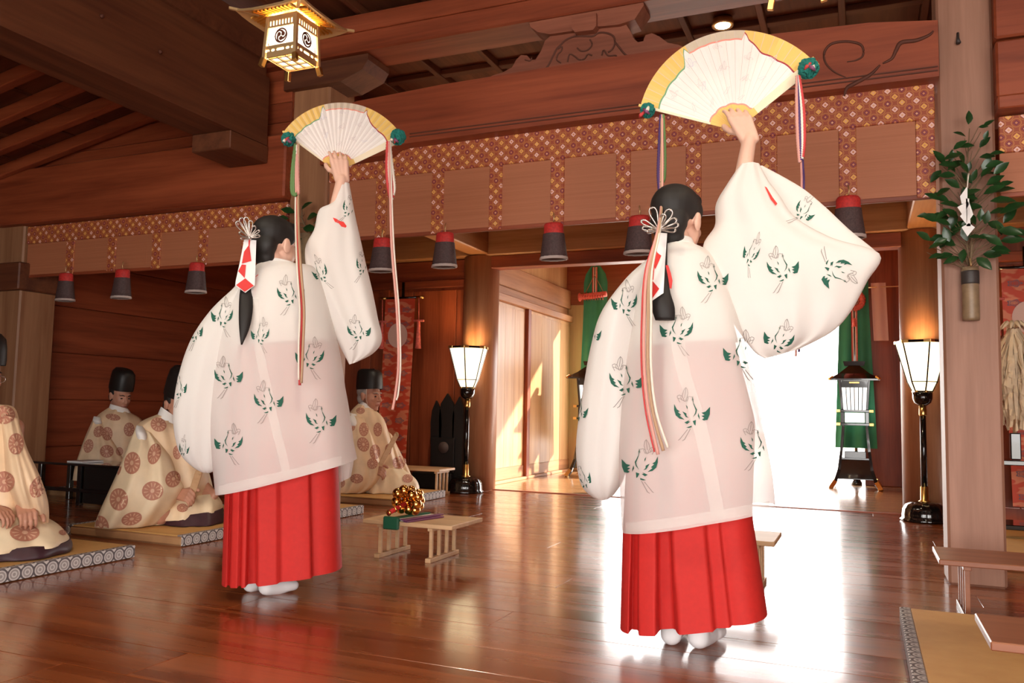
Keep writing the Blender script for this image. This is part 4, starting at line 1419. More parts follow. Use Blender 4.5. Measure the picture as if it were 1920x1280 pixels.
tatami(-4.42, -3.45, 2.10, 3.23, 'tatami mat under the priest at the left edge')
tatami(-4.36, -3.48, 3.58, 4.47, 'tatami mat under the bowing priest')
tatami(-4.30, -3.42, 4.62, 5.30, 'tatami mat half hidden behind the red hakama of the left dancer')
tatami(-4.40, -3.43, 5.78, 6.62, 'tatami mat under the grey haired priest')
tatami(-6.30, -5.20, 4.93, 5.75, 'tatami mat behind the black desk')
tatami(.12, 1.25, 2.30, 3.64, 'tatami mat at lower right carrying a small table', h=.055)
tatami(.66, 1.60, 5.10, 5.95, 'tatami mat at the right edge behind the square post')
rm = thing('woven_mat', (.95, 6.85, 0), 'fringed straw mat behind the square post at the right', 'mat')
MB().box(.62, 1.6, 6.42, 6.86, 0.0, .016, b=.004).build('woven_straw', 'straw', rm)
fr = MB()
for k in range(26):
    yy = 6.43 + .0165 * k
    fr.tube([(.62, yy, .010), (.585 + .008 * (k % 3), yy + .004 * (k % 2), .004)], .004, 4)
fr.build('fringe', 'hinoki', rm, kind='stuff')


# ------------------------------------------------------------------ low eight-legged offering tables
def offering_table(x0, x1, y0, y1, h, label, top='hinoki', inset=.17, z=0.0, legs=None):
    t = thing('offering_table', ((x0 + x1) / 2, (y0 + y1) / 2, z), label, 'table', 'low eight legged wooden offering tables')
    MB().box(x0, x1, y0, y1, z + h - .022, z + h, b=.003).build('table_top', top, t)
    ins = inset * (x1 - x0)
    for x in legs or (x0 + ins, x1 - ins):
        MB().box(x - .014, x + .014, y0 + .035, y1 - .035, z + h - .042, z + h - .0225, b=.002).build('upper_rail', top, t)
        MB().box(x - .016, x + .016, y0 + .02, y1 - .02, z, z + .022, b=.002).build('foot_rail', top, t)
        for k in range(4):
            yy = y0 + .055 + (y1 - y0 - .11) * k / 3
            MB().box(x - .009, x + .009, yy - .008, yy + .008, z + .0225, z + h - .0425, b=.001).build('leg', top, t)
    return t


offering_table(-2.455, -1.925, 3.80, 4.17, .20, 'low wooden table carrying the golden bells', legs=(-2.375, -2.07))
offering_table(-4.03, -3.50, 6.63, 6.945, .24, 'low wooden table behind the mat of the grey haired priest', inset=.10)
offering_table(-.86, -.37, 3.86, 4.20, .235, 'low wooden table mostly hidden by the hakama of the right dancer')
offering_table(.265, 1.05, 3.74, 4.10, .235, 'reddish low table in front of the square post', 'hinoki_red', inset=.13)
offering_table(.275, 1.0, 2.36, 2.68, .20, 'reddish low table standing on the lower right mat', 'hinoki_red', inset=.2, z=.0565)

# black reading desk of the far priest
dk = thing('black_desk', (-5.62, 4.72, 0), 'black lacquer desk with white book before the young priest', 'desk')
MB().box(-6.02, -4.98, 4.56, 4.90, .300, .318, b=.003).build('desk_top', 'lacquer', dk)
for x in (-5.93, -5.50, -5.08):
    MB().box(x - .02, x + .02, 4.58, 4.62, 0, .2995, b=.003).build('leg', 'lacquer', dk)
    MB().box(x - .02, x + .02, 4.84, 4.88, 0, .2995, b=.003).build('leg', 'lacquer', dk)
MB().box(-5.92, -5.09, 4.585, 4.60, .10, .13, b=.003).build('stretcher', 'lacquer', dk)
MB().box(-5.47, -5.10, 4.602, 4.62, .02, .299, b=.003).build('side_panel', 'black', dk)
bk = MB().box(-5.66, -5.50, 4.60, 4.80, .319, .331, b=.002).build('booklet', 'paper')
props(bk, 'thin white booklet lying on the black desk', 'book')

# ------------------------------------------------------------------ golden bells on the table
bl_ = thing('bell_wand', (-2.26, 3.9, .20), 'golden bell wand with green, white and purple ribbons on the low table', 'bells')
h0, h1 = V((-2.285, 3.775, .243)), V((-2.258, 3.90, .282))
MB().tube([h0, h0.lerp(h1, .3), h1], [.011, .013, .012], 12).build('handle', 'red_paper', bl_)
for a in (.0, .35, .62):
    p = h0.lerp(h1, a)
    MB().tube([p, p + (h1 - h0) * .05], .0155, 12).build('gilt_ring', 'gold_bell', bl_)
dv = (h1 - h0).normalized()
sx_ = dv.cross(V((0, 0, 1))).normalized(); sz_ = sx_.cross(dv)
bi = 0
for ring_, (off, rad, cnt, br_) in enumerate(((.01, .070, 8, .030), (.055, .052, 6, .029), (.095, .026, 4, .028))):
    wire = MB().tube([h1 + dv * off + sx_ * rad * .8 * math.cos(2 * math.pi * k / 20) + sz_ * rad * .8 * math.sin(2 * math.pi * k / 20) for k in range(21)], .004, 6)
    wire.build('bell_ring', 'gold_bell', bl_)
    for k in range(cnt):
        a = 2 * math.pi * k / cnt + .4 * ring_
        p = h1 + dv * off + (sx_ * math.cos(a) + sz_ * math.sin(a)) * rad
        p.z = max(p.z, .222 + br_)
        b = MB().ball(p, br_, 14)
        b.build('bell', 'gold_bell', bl_)
MB().tube([h1, h1 + dv * .15], .006, 8).build('core', 'gold_bell', bl_)
for k, (mm, dx, zz) in enumerate((('ribbon_green', -.03, 0), ('ribbon_green', .02, 0), ('ribbon_white', .055, 0), ('ribbon_purple', .085, 0), ('ribbon_green', .0, 1), ('ribbon_white', .04, 1), ('ribbon_purple', .07, 1), ('ribbon_green', .02, 2))):
    a = V((-2.275 + dx, 3.79 + .012 * (k % 3), .2045 + .0075 * zz)); b = V((-2.235 + dx * 1.3, 4.10 - .03 * (k % 2), .2045 + .0075 * zz))
    MB().beam(a, b, .034, .007, b=.002).build('ribbon', mm, bl_)
MB().box(-2.315, -2.225, 3.772, 3.797, .160, .226, b=.006).build('ribbon_fold', 'ribbon_green', bl_)


# ------------------------------------------------------------------ sakaki branch in a bamboo vase on the post
def leaf_shape(base, d, n, L, wd):
    d = V(d).normalized()
    s = d.cross(V(n)).normalized()
    n = s.cross(d)
    mb = MB()
    us = (0, .18, .42, .68, .88, 1.0)
    ws = (.08, .62, 1.0, .80, .36, .02)
    rows = []
    for u, q in zip(us, ws):
        c = base + d * L * u - n * L * .14 * u * u
        rows.append([c - s * wd * q + n * wd * .28 * q, c, c + s * wd * q + n * wd * .28 * q])
    return mb.grid(rows)


def sakaki(base, pts, yb, label, vase=True, shide=True, seed=1):
    rr = random.Random(seed)
    t = thing('sakaki_branch', base, label, 'branch', 'sakaki sprigs on the posts')
    tip = pts[0]
    stem = [V(base)] + [V((base[0] + (tip[0] - base[0]) * u + .012 * math.sin(u * 8), yb, base[2] + (tip[2] - base[2]) * u)) for u in (.2, .4, .6, .8, 1)]
    tw = MB().tube(stem, [.007, .0065, .006, .005, .004, .002], 6)
    for (x, _, z, ang, L) in pts[1:]:
        zz = base[2] + (tip[2] - base[2]) * max(0.03, min(.97, (z - base[2]) / (tip[2] - base[2]) - .12))
        u = (zz - base[2]) / (tip[2] - base[2])
        p0 = V((base[0] + (tip[0] - base[0]) * u, yb, zz))
        tw.tube([p0, p0.lerp(V((x, yb - .02, z)), .5) + V((0, 0, -.006)), V((x, yb - .03, z))], [.003, .0025, .0015], 5)
    tw.build('twig', 'twig', t)
    for (x, yoff, z, ang, L) in pts:
        d = V((math.cos(ang), -.25 + rr.uniform(-.25, .15), math.sin(ang)))
        n = V((rr.uniform(-.4, .4), -.75, .5 + rr.uniform(-.3, .3)))
        leaf_shape(V((x, yb - .03 + yoff, z)), d, n, L, L * .27).build('leaf', 'leaf', t)
    return t


px_leaves = [(1813, 240, 80, 30), (1808, 262, 155, 30), (1838, 250, 35, 28), (1834, 240, 20, 22), (1800, 300, 175, 42), (1822, 285, 150, 30), (1835, 280, 40, 36), (1840, 275, 70, 26), (1850, 300, 20, 38), (1845, 318, 15, 34), (1834, 300, -10, 34),
             (1790, 332, 175, 40), (1765, 318, 200, 34), (1790, 325, 140, 36), (1778, 312, 100, 28), (1805, 312, 95, 36), (1815, 322, 60, 30), (1835, 340, 20, 36), (1846, 325, 0, 34), (1780, 356, 190, 40), (1795, 362, 150, 34),
             (1778, 378, 180, 40), (1758, 384, 170, 34), (1795, 395, 160, 44), (1776, 402, 200, 40), (1812, 380, 130, 34), (1840, 372, 35, 40), (1862, 362, 20, 40), (1852, 385, 5, 48), (1848, 350, 50, 36),
             (1760, 420, 175, 42), (1742, 410, 190, 34), (1778, 430, 150, 40), (1790, 442, 190, 36), (1766, 440, 210, 30), (1800, 430, 230, 30), (1855, 400, -10, 48), (1870, 408, 10, 50), (1885, 402, -5, 42), (1850, 420, -25, 46),
             (1772, 455, 180, 40), (1790, 462, 165, 44), (1768, 480, 200, 38), (1786, 478, 215, 42), (1805, 470, 240, 34), (1758, 456, 150, 30), (1840, 450, -20, 46), (1866, 440, 5, 52), (1890, 436, 5, 46), (1856, 465, -40, 42), (1842, 478, -15, 44), (1826, 490, -20, 40), (1880, 420, 25, 48), (1798, 484, 200, 36), (1858, 478, -35, 40), (1874, 455, -10, 44)]
leaves = []
rl = random.Random(11)
for (px, py, deg, L) in px_leaves:
    p = at(px, py, 4.47)
    leaves.append((p.x, rl.uniform(-.09, .03), p.z, math.radians(deg + rl.uniform(-28, 28)), L * .0021 * rl.uniform(.8, 1.1)))
for k in range(34):
    py = rl.uniform(290, 485)
    p = at(1818 + rl.gauss(0, 22 + (py - 290) * .06), py, 4.47)
    leaves.append((p.x, rl.uniform(-.11, .03), p.z, rl.uniform(-.6, 3.7), rl.uniform(.055, .09)))
sakaki((.475, 4.47, 1.47), leaves, 4.48, 'glossy green sakaki branch in the bamboo vase on the square post', seed=2)
vz = thing('bamboo_vase', (.478, 4.505, 1.26), 'bamboo vase with a dark band hung on the square post', 'vase')
MB().lathe([(.036, 1.258), (.038, 1.27), (.037, 1.38), (.038, 1.50), (.036, 1.515), (.028, 1.515), (.028, 1.40)], (.478, 4.487, 0), 24).build('bamboo_body', 'bamboo', vz)
MB().lathe([(.0385, 1.432), (.0395, 1.44), (.0395, 1.490), (.0385, 1.496)], (.478, 4.487, 0), 24).build('dark_band', 'band', vz)
MB().tube([(.478, 4.435, 1.515), (.478, 4.48, 1.56), (.478, 4.53, 1.57)], .005, 6).build('hook', 'brass', vz)
# zigzag paper streamer
sh = thing('paper_zigzag', (.468, 4.26, 1.68), 'white zigzag paper streamer hanging in front of the sakaki leaves', 'paper streamer')
zz_px = [(1813, 350, 3), (1802, 362, 0), (1818, 378, 0), (1800, 385, 0), (1820, 402, 0), (1808, 408, 0), (1824, 425, 0), (1812, 442, 0)]
P = lambda px, py, y=4.26: at(px, py, y)
MB().tube([V((.478, 4.478, 1.955)), P(1816, 326, 4.36), P(1815, 332), P(1814, 352)], .004, 6).build('twist', 'cord_white', sh)
for quad in ([(1814, 348), (1814, 380), (1803, 382), (1800, 368)], [(1817, 376), (1819, 386), (1804, 402), (1795, 388)], [(1819, 384), (1825, 402), (1812, 420), (1800, 405)], [(1817, 418), (1828, 426), (1814, 443), (1803, 426)]):
    MB().prism([P(a, b) for a, b in quad], (0, .002, 0)).build('paper_fold', 'paper', sh)
MB().prism([P(1811, 372), P(1817, 372), P(1820, 424), P(1812, 424)], (0, .003, 0)).build('paper_spine', 'paper', sh)
# nail on the post
nl = thing('post_hook', at(1797, 72, 4.52), 'small dark iron hook high on the square post', 'hook')
MB().tube([at(1796, 62, 4.53), at(1796, 72, 4.515), at(1797, 80, 4.50)], [.006, .007, .012], 8).build('iron', 'band', nl)
# second sprig on the middle post, seen behind the left dancer
lv2 = []
for (px, py, deg, L) in [(560, 384, 80, 28), (556, 400, 160, 30), (572, 396, 30, 30), (548, 412, 180, 30), (575, 410, 10, 34), (556, 420, 200, 30), (578, 430, -10, 34), (560, 436, 150, 28), (582, 446, -20, 34), (570, 448, 220, 30), (588, 424, 20, 30)]:
    p = at(px, py, 4.42)
    lv2.append((p.x, rl.uniform(-.06, .03), p.z, math.radians(deg), L * .0033))
sakaki((-3.37, 4.43, 1.90), lv2, 4.44, 'dim sakaki sprig on the middle post behind the head of the left dancer', seed=4)
v2 = thing('bamboo_vase', (-3.37, 4.45, 1.62), 'bamboo vase on the middle post, hidden behind the left dancer', 'vase')
MB().lathe([(.05, 1.62), (.052, 1.64), (.052, 1.92), (.040, 1.92), (.040, 1.8)], (-3.37, 4.447, 0), 20).build('bamboo_body', 'bamboo', v2)

# ------------------------------------------------------------------ purification wand with paper streamers, on its black stand
ws = thing('wand_stand', (.93, 6.2, 0), 'black lacquer stand under the paper streamers at the right edge', 'stand')
MB().box(.72, 1.25, 6.05, 6.38, .50, .53, b=.004).build('shelf', 'lacquer', ws)
for x in (.76, 1.21):
    for y in (6.08, 6.34):
        MB().box(x - .018, x + .018, y - .018, y + .018, 0, .4995, b=.003).build('leg', 'lacquer', ws)
MB().box(.72, 1.25, 6.05, 6.38, .10, .13, b=.004).build('lower_shelf', 'lacquer', ws)
MB().box(.86, .92, 6.17, 6.23, .531, .70, b=.006).build('socket', 'lacquer', ws)
wd = thing('paper_wand', (.89, 6.2, .70), 'thick bundle of cream paper streamers on a wand at the right edge', 'wand')
MB().tube([(.89, 6.2, .70), (.90, 6.2, 1.40)], .011, 8).build('shaft', 'hinoki', wd)
rs = random.Random(9)
for k in range(150):
    a = rs.uniform(0, 2 * math.pi)
    rad = .05 + .115 * math.sqrt(rs.random())
    z0 = 1.36 - .35 * rs.random() * (rad / .165)
    z1 = .74 + rs.uniform(-.03, .08) + .1 * (rs.random() < .2)
    ca, sa = math.cos(a), math.sin(a)
    x, y = .90 + rad * ca, 6.2 + rad * sa
    rows = []
    for i in range(9):
        u = i / 8
        rr_ = .02 + (rad - .02) * min(1, u * 3.2) ** .6
        z = (1.37 if u == 0 else z0) + (z1 - z0) * u
        wv = .014 * math.sin(u * 19 + k)
        c = V((.90 + (rr_ + wv) * ca, 6.2 + (rr_ + wv) * sa, z))
        t_ = V((-sa, ca, .5 * math.sin(k + 1.7 * i))) * (.008 + .004 * math.sin(k * 3.1 + i))
        rows.append([c - t_, c + t_])
    MB().grid(rows, smooth=False).build('streamer', 'streamer', wd)
kn = MB()
for k in range(10):
    a = 2 * math.pi * k / 10
    kn.tube([(.90, 6.2, 1.36), (.90 + .05 * math.cos(a), 6.2 + .05 * math.sin(a), 1.41), (.90 + .085 * math.cos(a), 6.2 + .085 * math.sin(a), 1.37)], [.010, .016, .004], 6)
kn.build('knot', 'streamer', wd)


# ------------------------------------------------------------------ prints
CRANE = [([(25.8, -10.9), (25.3, .3), (22, 8.8), (16.3, 9.7), (13.7, 8), (17.2, 5.8), (12.9, 2.8), (17.6, 1.5), (12.9, -1.9), (18.9, -3.6)], 0),
         ([(0, -27), (.9, -17), (4.3, -10), (6.4, -6.6), (4.7, -.6), (0, 5.4), (3.4, -1.5), (4.3, -5.8), (.9, -14.3), (-.9, -22)], 0),
         ([(8.2, -1.5), (9.9, 3.7), (10.3, 8.4), (7.3, 2.8)], 0),
         ([(-15.9, -4), (-9.9, -1), (-9.5, 2.8), (-6.4, 5.8), (-10.7, 4.5)], 0),
         ([(-28, -15), (-24, -7), (-19.5, -4), (-22.5, -3), (-17.5, 1.5), (-20, 2.5), (-12.5, 8.5), (-20, 7), (-25.5, 2), (-28, -6)], 0),
         ([(-13, 12.7), (-4.7, 8.8), (-7, 11), (-4, 11.4), (-8.6, 15)], 0),
         ([(-10.3, 20.4), (-1.7, 17.4), (-2, 20), (-6, 21)], 0),
         ([(-.4, 10.6), (4.7, 8.8), (3.9, 17.4), (2, 16)], 0),
         ([(-10.6, -14), (-8.2, -11), (-8, -7), (-9.4, -9)], 0),
         ([(-7.7, 23.5), (-19.4, 38.6), (-22.3, 40), (-22, 39), (-20.2, 37.6), (-8.6, 23)], 2),
         ([(-3, 21.7), (-12, 38.6), (-16, 41), (-15.8, 39.8), (-13, 37.6), (-4, 21.4)], 2)]


def stroke(pts, w_):
    out = []
    for (a, b), (c, d) in zip(pts, pts[1:]):
        L = math.hypot(c - a, d - b) or 1
        nx, ny = -(d - b) / L * w_ / 2, (c - a) / L * w_ / 2
        out.append(([(a + nx, b + ny), (c + nx, d + ny), (c - nx, d - ny), (a - nx, b - ny)], 1))
    return out


for line in ([(-12, -18.6), (-18, -22.5), (-23.2, -23.8), (-23.5, -27), (-20.2, -28.5), (-16, -26.5)], [(-22.5, -23), (-19.5, -17.5)], [(-18.5, -26), (-16.4, -20.5)],
             [(-16.3, -27.2), (-14, -35), (-10.7, -40), (-8.2, -37), (-7.3, -30.7), (-10, -22), (-12, -18.6)], [(-16.3, -27.2), (-13, -20)], [(-10.6, -39), (-12.4, -24)],
             [(-10.3, -18.6), (-9.5, -24), (-6.4, -26.4), (-.9, -25.5), (1.4, -21)], [(-6.6, -25), (-9, -19)], [(-.8, -25.5), (-1.5, -20)]):
    CRANE += stroke(line, .9)


def crane(tree, parent, cx, cy, s, flip=False, rot=0.0, sx=1.0):
    mb = printed(tree, CRANE, cx, cy, s * sx * (-1 if flip else 1), s, math.radians(rot))
    if mb.v:
        mb.build('crane_print', ['print_green', 'print_grey', 'print_grey'], parent)


def pleats(marks, amp):
    """flat panels parted by folded-in recesses (centre, half-width, depth) and steps (half-width 0)"""
    def f(c, s, v):
        d = 0.0
        for m_, hw, dep in marks:
            if hw > 0:
                hw_ = hw * (.5 + .7 * v)
                u = abs(c - m_) / hw_
                if u < 1.25:
                    d -= dep * (1 if u < .8 else (1.25 - u) / .45)
            elif m_ <= c < m_ + .5:
                d -= dep * (1 - (c - m_) / .5) ** 1.5 * min(1, (c - m_) / .03)
        return amp * d * (.35 + .65 * v)
    return f


def soft(seed, amp, freq=7, sharp=False):
    r = random.Random(seed)
    ph = [r.uniform(0, 6.28) for _ in range(4)]

    def f(c, s, v):
        return amp * (1.3 - 2.6 * abs(math.sin(freq * .5 * c + ph[3] + 1.4 * v)) if sharp else 0) + amp * (math.sin(freq * c + ph[0] + 2.2 * v) + .6 * math.sin(freq * 1.9 * c + ph[1] - 3 * v) + .5 * math.sin(5 * v + ph[2] + 2 * c)) * min(1, .25 + v)
    return f


def strand(st, pts, r, mm, parent, name='cord', n=40, loops=False):
    q = cat_rom([list(p) + ([0] if len(p) == 2 else []) for p in pts], n)
    mb = MB()
    P = [st.pt(a, b, k) for a, b, k in q]
    rs = [r * (1 + (.28 * (i % 2) if loops else 0)) for i in range(n)]
    mb.tube(P, rs, 6)
    return mb.build(name, mm, parent)


# ------------------------------------------------------------------ folding fan with tassels
def fan(st, piv, ang, rad, k, splits, label, loc):
    t = thing('folding_fan', loc, label, 'fan', None)
    cx, cy = piv
    aL, aR = ang
    NP = 22
    N = NP * 4 + 1
    sm = lambda x: 0 if x <= 0 else 1 if x >= 1 else x * x * (3 - 2 * x)

    def P(rho, u, dk=0.0):
        a = math.radians(aL + (aR - aL) * u)
        R = rad[0] * (1 - u) ** 2 + 2 * rad[1] * u * (1 - u) + rad[2] * u * u
        ph = u * NP % 1
        z = (abs(ph - .5) * 2 - .5) * .0045 * rho
        return st.pt(cx + rho * R * math.cos(a), cy - rho * R * math.sin(a), k + z + dk)
    s1, s2 = splits

    def gb(u):
        return .265 + .012 * abs(math.sin(u * 15)) - .02 * u

    def eb(u):
        sc_ = .012 * abs(math.sin(u * 30))
        if u < s1:
            return min(.985, .815 + sc_ + .17 * sm((u - s1 + .07) / .07))
        if u < s2:
            return .915 + .006 * abs(math.sin(u * 50))
        return min(.985, .80 + sc_ + .185 * (1 - sm((u - s2) / .13)) * .6 + .075 * (1 - sm((u - s2) / .03)))
    us = [i / (N - 1) for i in range(N)]
    for dk, nm in ((0.0, 'leaf_front'), (.0025, 'leaf_back')):
        mb = MB()
        rings_ = [lambda u: .06, gb, lambda u: gb(u) + .016, lambda u: (gb(u) + eb(u)) / 2, lambda u: eb(u) - .016, eb, lambda u: 1.0]
        for i in range(N - 1):
            u0, u1 = us[i], us[i + 1]
            um = (u0 + u1) / 2
            zone = 0 if um < s1 else 1 if um < s2 else 2
            for j in range(6):
                m_ = [1, 4, 0, 0, (3, 4, 5)[zone], (1, 2, 1)[zone]][j]
                a, b = rings_[j], rings_[j + 1]
                mb.add([P(a(u0), u0, dk), P(a(u1), u1, dk), P(b(u1), u1, dk), P(b(u0), u0, dk)], [(0, 1, 2, 3)], m_)
        mats = ['fan_white', 'fan_gold', 'fan_grey', 'fan_green', 'fan_pink', 'fan_maroon']
        lf = mb.build(nm, mats, t)
        if nm == 'leaf_front':
            tree = bvh(mb)
            ln = MB()
            for q in range(1, NP):
                u = q / NP
                for ra, rb_ in ((gb(u) + .02, eb(u) - .02), (eb(u) + .004, .995)):
                    ln.add([P(ra, u - .0011, -.0008), P(ra, u + .0011, -.0008), P(rb_, u + .0011, -.0008), P(rb_, u - .0011, -.0008)], [(0, 1, 2, 3)])
            ln.build('fold_line', 'fan_fold', lf, kind='stuff')
            for (rho, u, s, mm) in ((.62, .16, .55, 'fan_sketch'), (.50, .34, .5, 'fan_sketch'), (.70, .36, .6, 'fan_sketch2'), (.78, .52, .5, 'fan_sketch'), (.55, .55, .55, 'fan_sketch'), (.66, .70, .5, 'fan_sketch'), (.72, .84, .5, 'fan_sketch2'), (.45, .72, .45, 'fan_sketch')):
                a = math.radians(aL + (aR - aL) * u)
                R = rad[1]
                pr = printed(tree, [(p, 0) for p, m_ in CRANE if m_ > 0], cx + rho * R * math.cos(a), cy - rho * R * math.sin(a), s * rad[1] / 130, s * rad[1] / 130, math.radians(90 - math.degrees(a)), lift=.0012)
                if pr.v:
                    pr.build('faint_sketch', mm, lf, kind='stuff')
    # guard sticks
    for u, w_, nm in ((1.0, .105, 'guard_stick'), (0.0, .03, 'guard_stick')):
        a = math.radians(aL + (aR - aL) * u)
        R = rad[2] if u else rad[0]
        sg = 1 if u else -1
        nx, ny = math.sin(a) * -1, math.cos(a) * -1
        g = MB()
        for r0, r1, m_ in ((.04, .27, 1), (.27, .95, 0), (.95, 1.02, 1)):
            q = []
            for rr_, e in ((r0, 0), (r1, 0), (r1, 1), (r0, 1)):
                off = (w_ * (.5 + .5 * min(1, rr_ + .2)) * R * e) * sg
                px, py = cx + rr_ * R * math.cos(a), cy - rr_ * R * math.sin(a)
                q.append(st.pt(px + nx * off * .9, py + ny * off * .9, k - .013))
            g.prism(q, st.f * .005, m_)
        g.build(nm, ['fan_cream', 'fan_gold'], t)
    g = MB().ball(st.pt(cx, cy, k - .012), .008, 10)
    g.build('rivet', 'gilt', t)
    return t


def pompom(st, px, py, k, r, parent, seed):
    rr = random.Random(seed)
    c = st.pt(px, py, k)
    b = MB().ball(c, r, 26)
    b.v = [c + (p - c) * (1 + rr.uniform(-.13, .16)) for p in b.v]
    b.sm = [False] * len(b.sm)
    o = b.build('pompom', 'pompom', parent)
    for i, mm in enumerate(('cord_red', 'cord_white', 'ribbon_purple')):
        d = V((rr.uniform(-1, 1), -1, rr.uniform(-.9, .3))).normalized()
        p = c + d * r * .8
        MB().tube([p, p + V((.012 * (i - 1), -.01, -.014)), p + V((.02 * (i - 1), 0, -.02))], [.006, .007, .003], 6).build('knot', mm, o)


def ornament(st, c, tips, k, parent):
    """polished silver hair spray of loops and little drops"""
    cx, cy = c
    for (tx, ty, w_) in tips:
        dx, dy = tx - cx, ty - cy
        L = math.hypot(dx, dy)
        nx, ny = -dy / L, dx / L
        path = [(cx, cy)] + [(cx + dx * f + nx * w_ * g, cy + dy * f + ny * w_ * g) for f, g in ((.4, .5), (.75, 1), (.95, .8), (1.03, 0), (.95, -.8), (.75, -1), (.4, -.5))] + [(cx, cy)]
        q = cat_rom([list(p) for p in path], 30)
        MB().tube([st.pt(a, b, k - .004 - .02 * math.sin(math.pi * i / 29)) for i, (a, b) in enumerate(q)], .0028, 6).build('silver_loop', 'silver', parent)
        MB().ball(st.pt(tx, ty, k - .024), .0045, 8).build('silver_drop', 'silver', parent)
    MB().ball(st.pt(cx, cy, k - .006), .008, 10).build('silver_boss', 'silver', parent)


def dancer(o, label, D):
    st = Stand(*o)
    t = thing('person', st.o, label, 'person', 'shrine dancers')
    pt = st.pt
    # body under the clothes
    c = pt(*D['head'])
    f = (st.r * D['face'][0] + st.f * D['face'][1]).normalized() + V((0, 0, D['face'][2]))
    mx = frame(f)
    P = head_prims(c, mx, D['hs'])
    nb = c + mx @ V((0, -.03, -.17)) * D['hs']
    ch, pv = pt(*D['chest']), pt(*D['pelvis'])
    P.append(ellipsoid(ch, (.15, .085, .16), frame(st.f)))
    P.append(ellipsoid(pv, (.14, .09, .14), frame(st.f)))
    P.append(capsule(nb, .05, ch, .085))
    P.append(capsule(ch, .10, pv, .10))
    sR, eR, wR = [pt(*q) for q in D['arm']]
    P.append(capsule(ch + V((0, 0, .1)), .06, sR, .048)); P.append(capsule(sR, .046, eR, .036)); P.append(capsule(eR, .034, wR, .0245))
    sL, eL, wL = [pt(*q) for q in D['arm2']]
    P.append(capsule(ch + V((0, 0, .1)), .06, sL, .046)); P.append(capsule(sL, .044, eL, .034)); P.append(capsule(eL, .032, wL, .024))
    P += hand_prims(wL, st.f, V((0, 0, -1)), st.r, .92, .5)
    hu = (st.r * D['hand'][0] + V((0, 0, 1)) * D['hand'][1] - st.f * D['hand'][2]).normalized()
    P += hand_prims(wR, hu, st.f, -st.r, .95, .50, spread=.35, thumb_n=.9)
    for (a, b) in D['legs']:
        hp, ft = pt(*a), on_floor(*b) + V((0, 0, .07)) + st.f * .03
        P.append(capsule(pv, .09, hp, .085)); P.append(capsule(hp, .08, hp.lerp(ft, .5), .055)); P.append(capsule(hp.lerp(ft, .5), .055, ft, .036))
    fused('body', P, 'skin', t, .0038, 3)
    face(c, mx, D['hs'], t)
    for h, toe in D['feet']:
        a, b = on_floor(*h) + V((0, 0, .036)) + st.f * .035, on_floor(*toe) + V((0, 0, .028))
        d = (b - a).normalized()
        fused('tabi_sock', [capsule(a, .036, a + V((0, 0, .075)), .040), capsule(a, .037, a.lerp(b, .55), .038), capsule(a.lerp(b, .55), .038, b, .026), capsule(a.lerp(b, .7) + d.cross(V((0, 0, 1))) * .018, .026, b + d.cross(V((0, 0, 1))) * .022, .022)], 'sock', t, .006, 4)
    # hair
    hp = []
    for (x, y, z, a, b, d) in ((0, -.024, .046, .086, .104, .083), (0, -.072, -.015, .070, .050, .070), (0, .030, .078, .070, .058, .040), (0, -.060, -.070, .052, .040, .040), (.062, .0, .035, .022, .050, .040), (-.062, .0, .035, .022, .050, .040)):
        hp.append(ellipsoid(c + mx @ V((x, y, z)) * D['hs'], (a * D['hs'], b * D['hs'], d * D['hs']), mx))
    hair = fused('hair', hp, 'hair', t, .006, 6)
    q = cat_rom([list(p) for p in D['tail']], 14)
    rows = []
    for (px, py, k, r) in q:
        p = pt(px, py, k)
        rows.append([p + (st.r * math.cos(2 * math.pi * j / 20) + st.f * .55 * math.sin(2 * math.pi * j / 20)) * r * (1 + .10 * (j % 2)) for j in range(20)])
    MB().grid(rows, closed=True).add(rows[-1], [list(range(20))]).build('ponytail', 'hair', hair)
    # paper hair ornament and silver spray
    pw = D['paper']
    pk = D['paper_k']
    po = MB().prism([pt(a, b, pk + D['slope'] * (b - 440)) for a, b in pw[0]], st.f * .003).build('paper_ornament', 'paper', t)
    for q in pw[1:]:
        MB().prism([pt(a, b, pk - .003 + D['slope'] * (b - 440)) for a, b in q], st.f * .0015).build('red_diamond', 'red_paper', po)
    MB().prism([pt(a, b, D['ribbon_k']) for a, b in D['ribbon']], st.f * .002).build('red_ribbon', 'red_paper', po)
    so_ = MB().ball(pt(*D['spray'], pk - .01), .010, 8).build('hair_spray', 'silver', t)
    ornament(st, D['spray'], D['tips'], pk - .012, so_)
    # red divided skirt
    hk = loft(st, D['hakama'], 30, 240, .80, pleats(D['pleats'], D['pamp']), linear=True)
    hk.build('hakama', 'hakama', t)
    # white under-robe and the sheer over-robe with its sleeves
    loft(st, D['inner'], 24, 48, .9).build('under_robe', 'white', t)
    loft(st, D['inner2'], 24, 64, .85).build('inner_robe', 'sheer_inner', t)
    if 'panel' in D:
        loft(st, D['panel'], 16, 40, .8, soft(D['seed'] + 9, .003, 6)).build('front_panel', 'chihaya', t)
    body = loft(st, D['robe'], 60, 120, .82, soft(D['seed'], .0045, 6))
    rb = body.build('over_robe', 'chihaya', t)
    trees = [body]
    for i, rows in enumerate(D['sleeves']):
        s = loft(st, rows, 48, 90, .85, soft(D['seed'] + 5 + i, D['sfold'][i], 6))
        trees.append(s)
        s.build('sleeve', 'sleeve_silk', t)
    if 'lining' in D:
        s = loft(st, D['lining'], 30, 50, .9)
        trees.append(s)
        s.build('sleeve_back', 'sleeve_silk', t)
    tree = bvh(*trees)
    btree = bvh(body)
    col = loft(st, D['collar'], 12, 40, .95)
    col.build('collar', 'white', t)
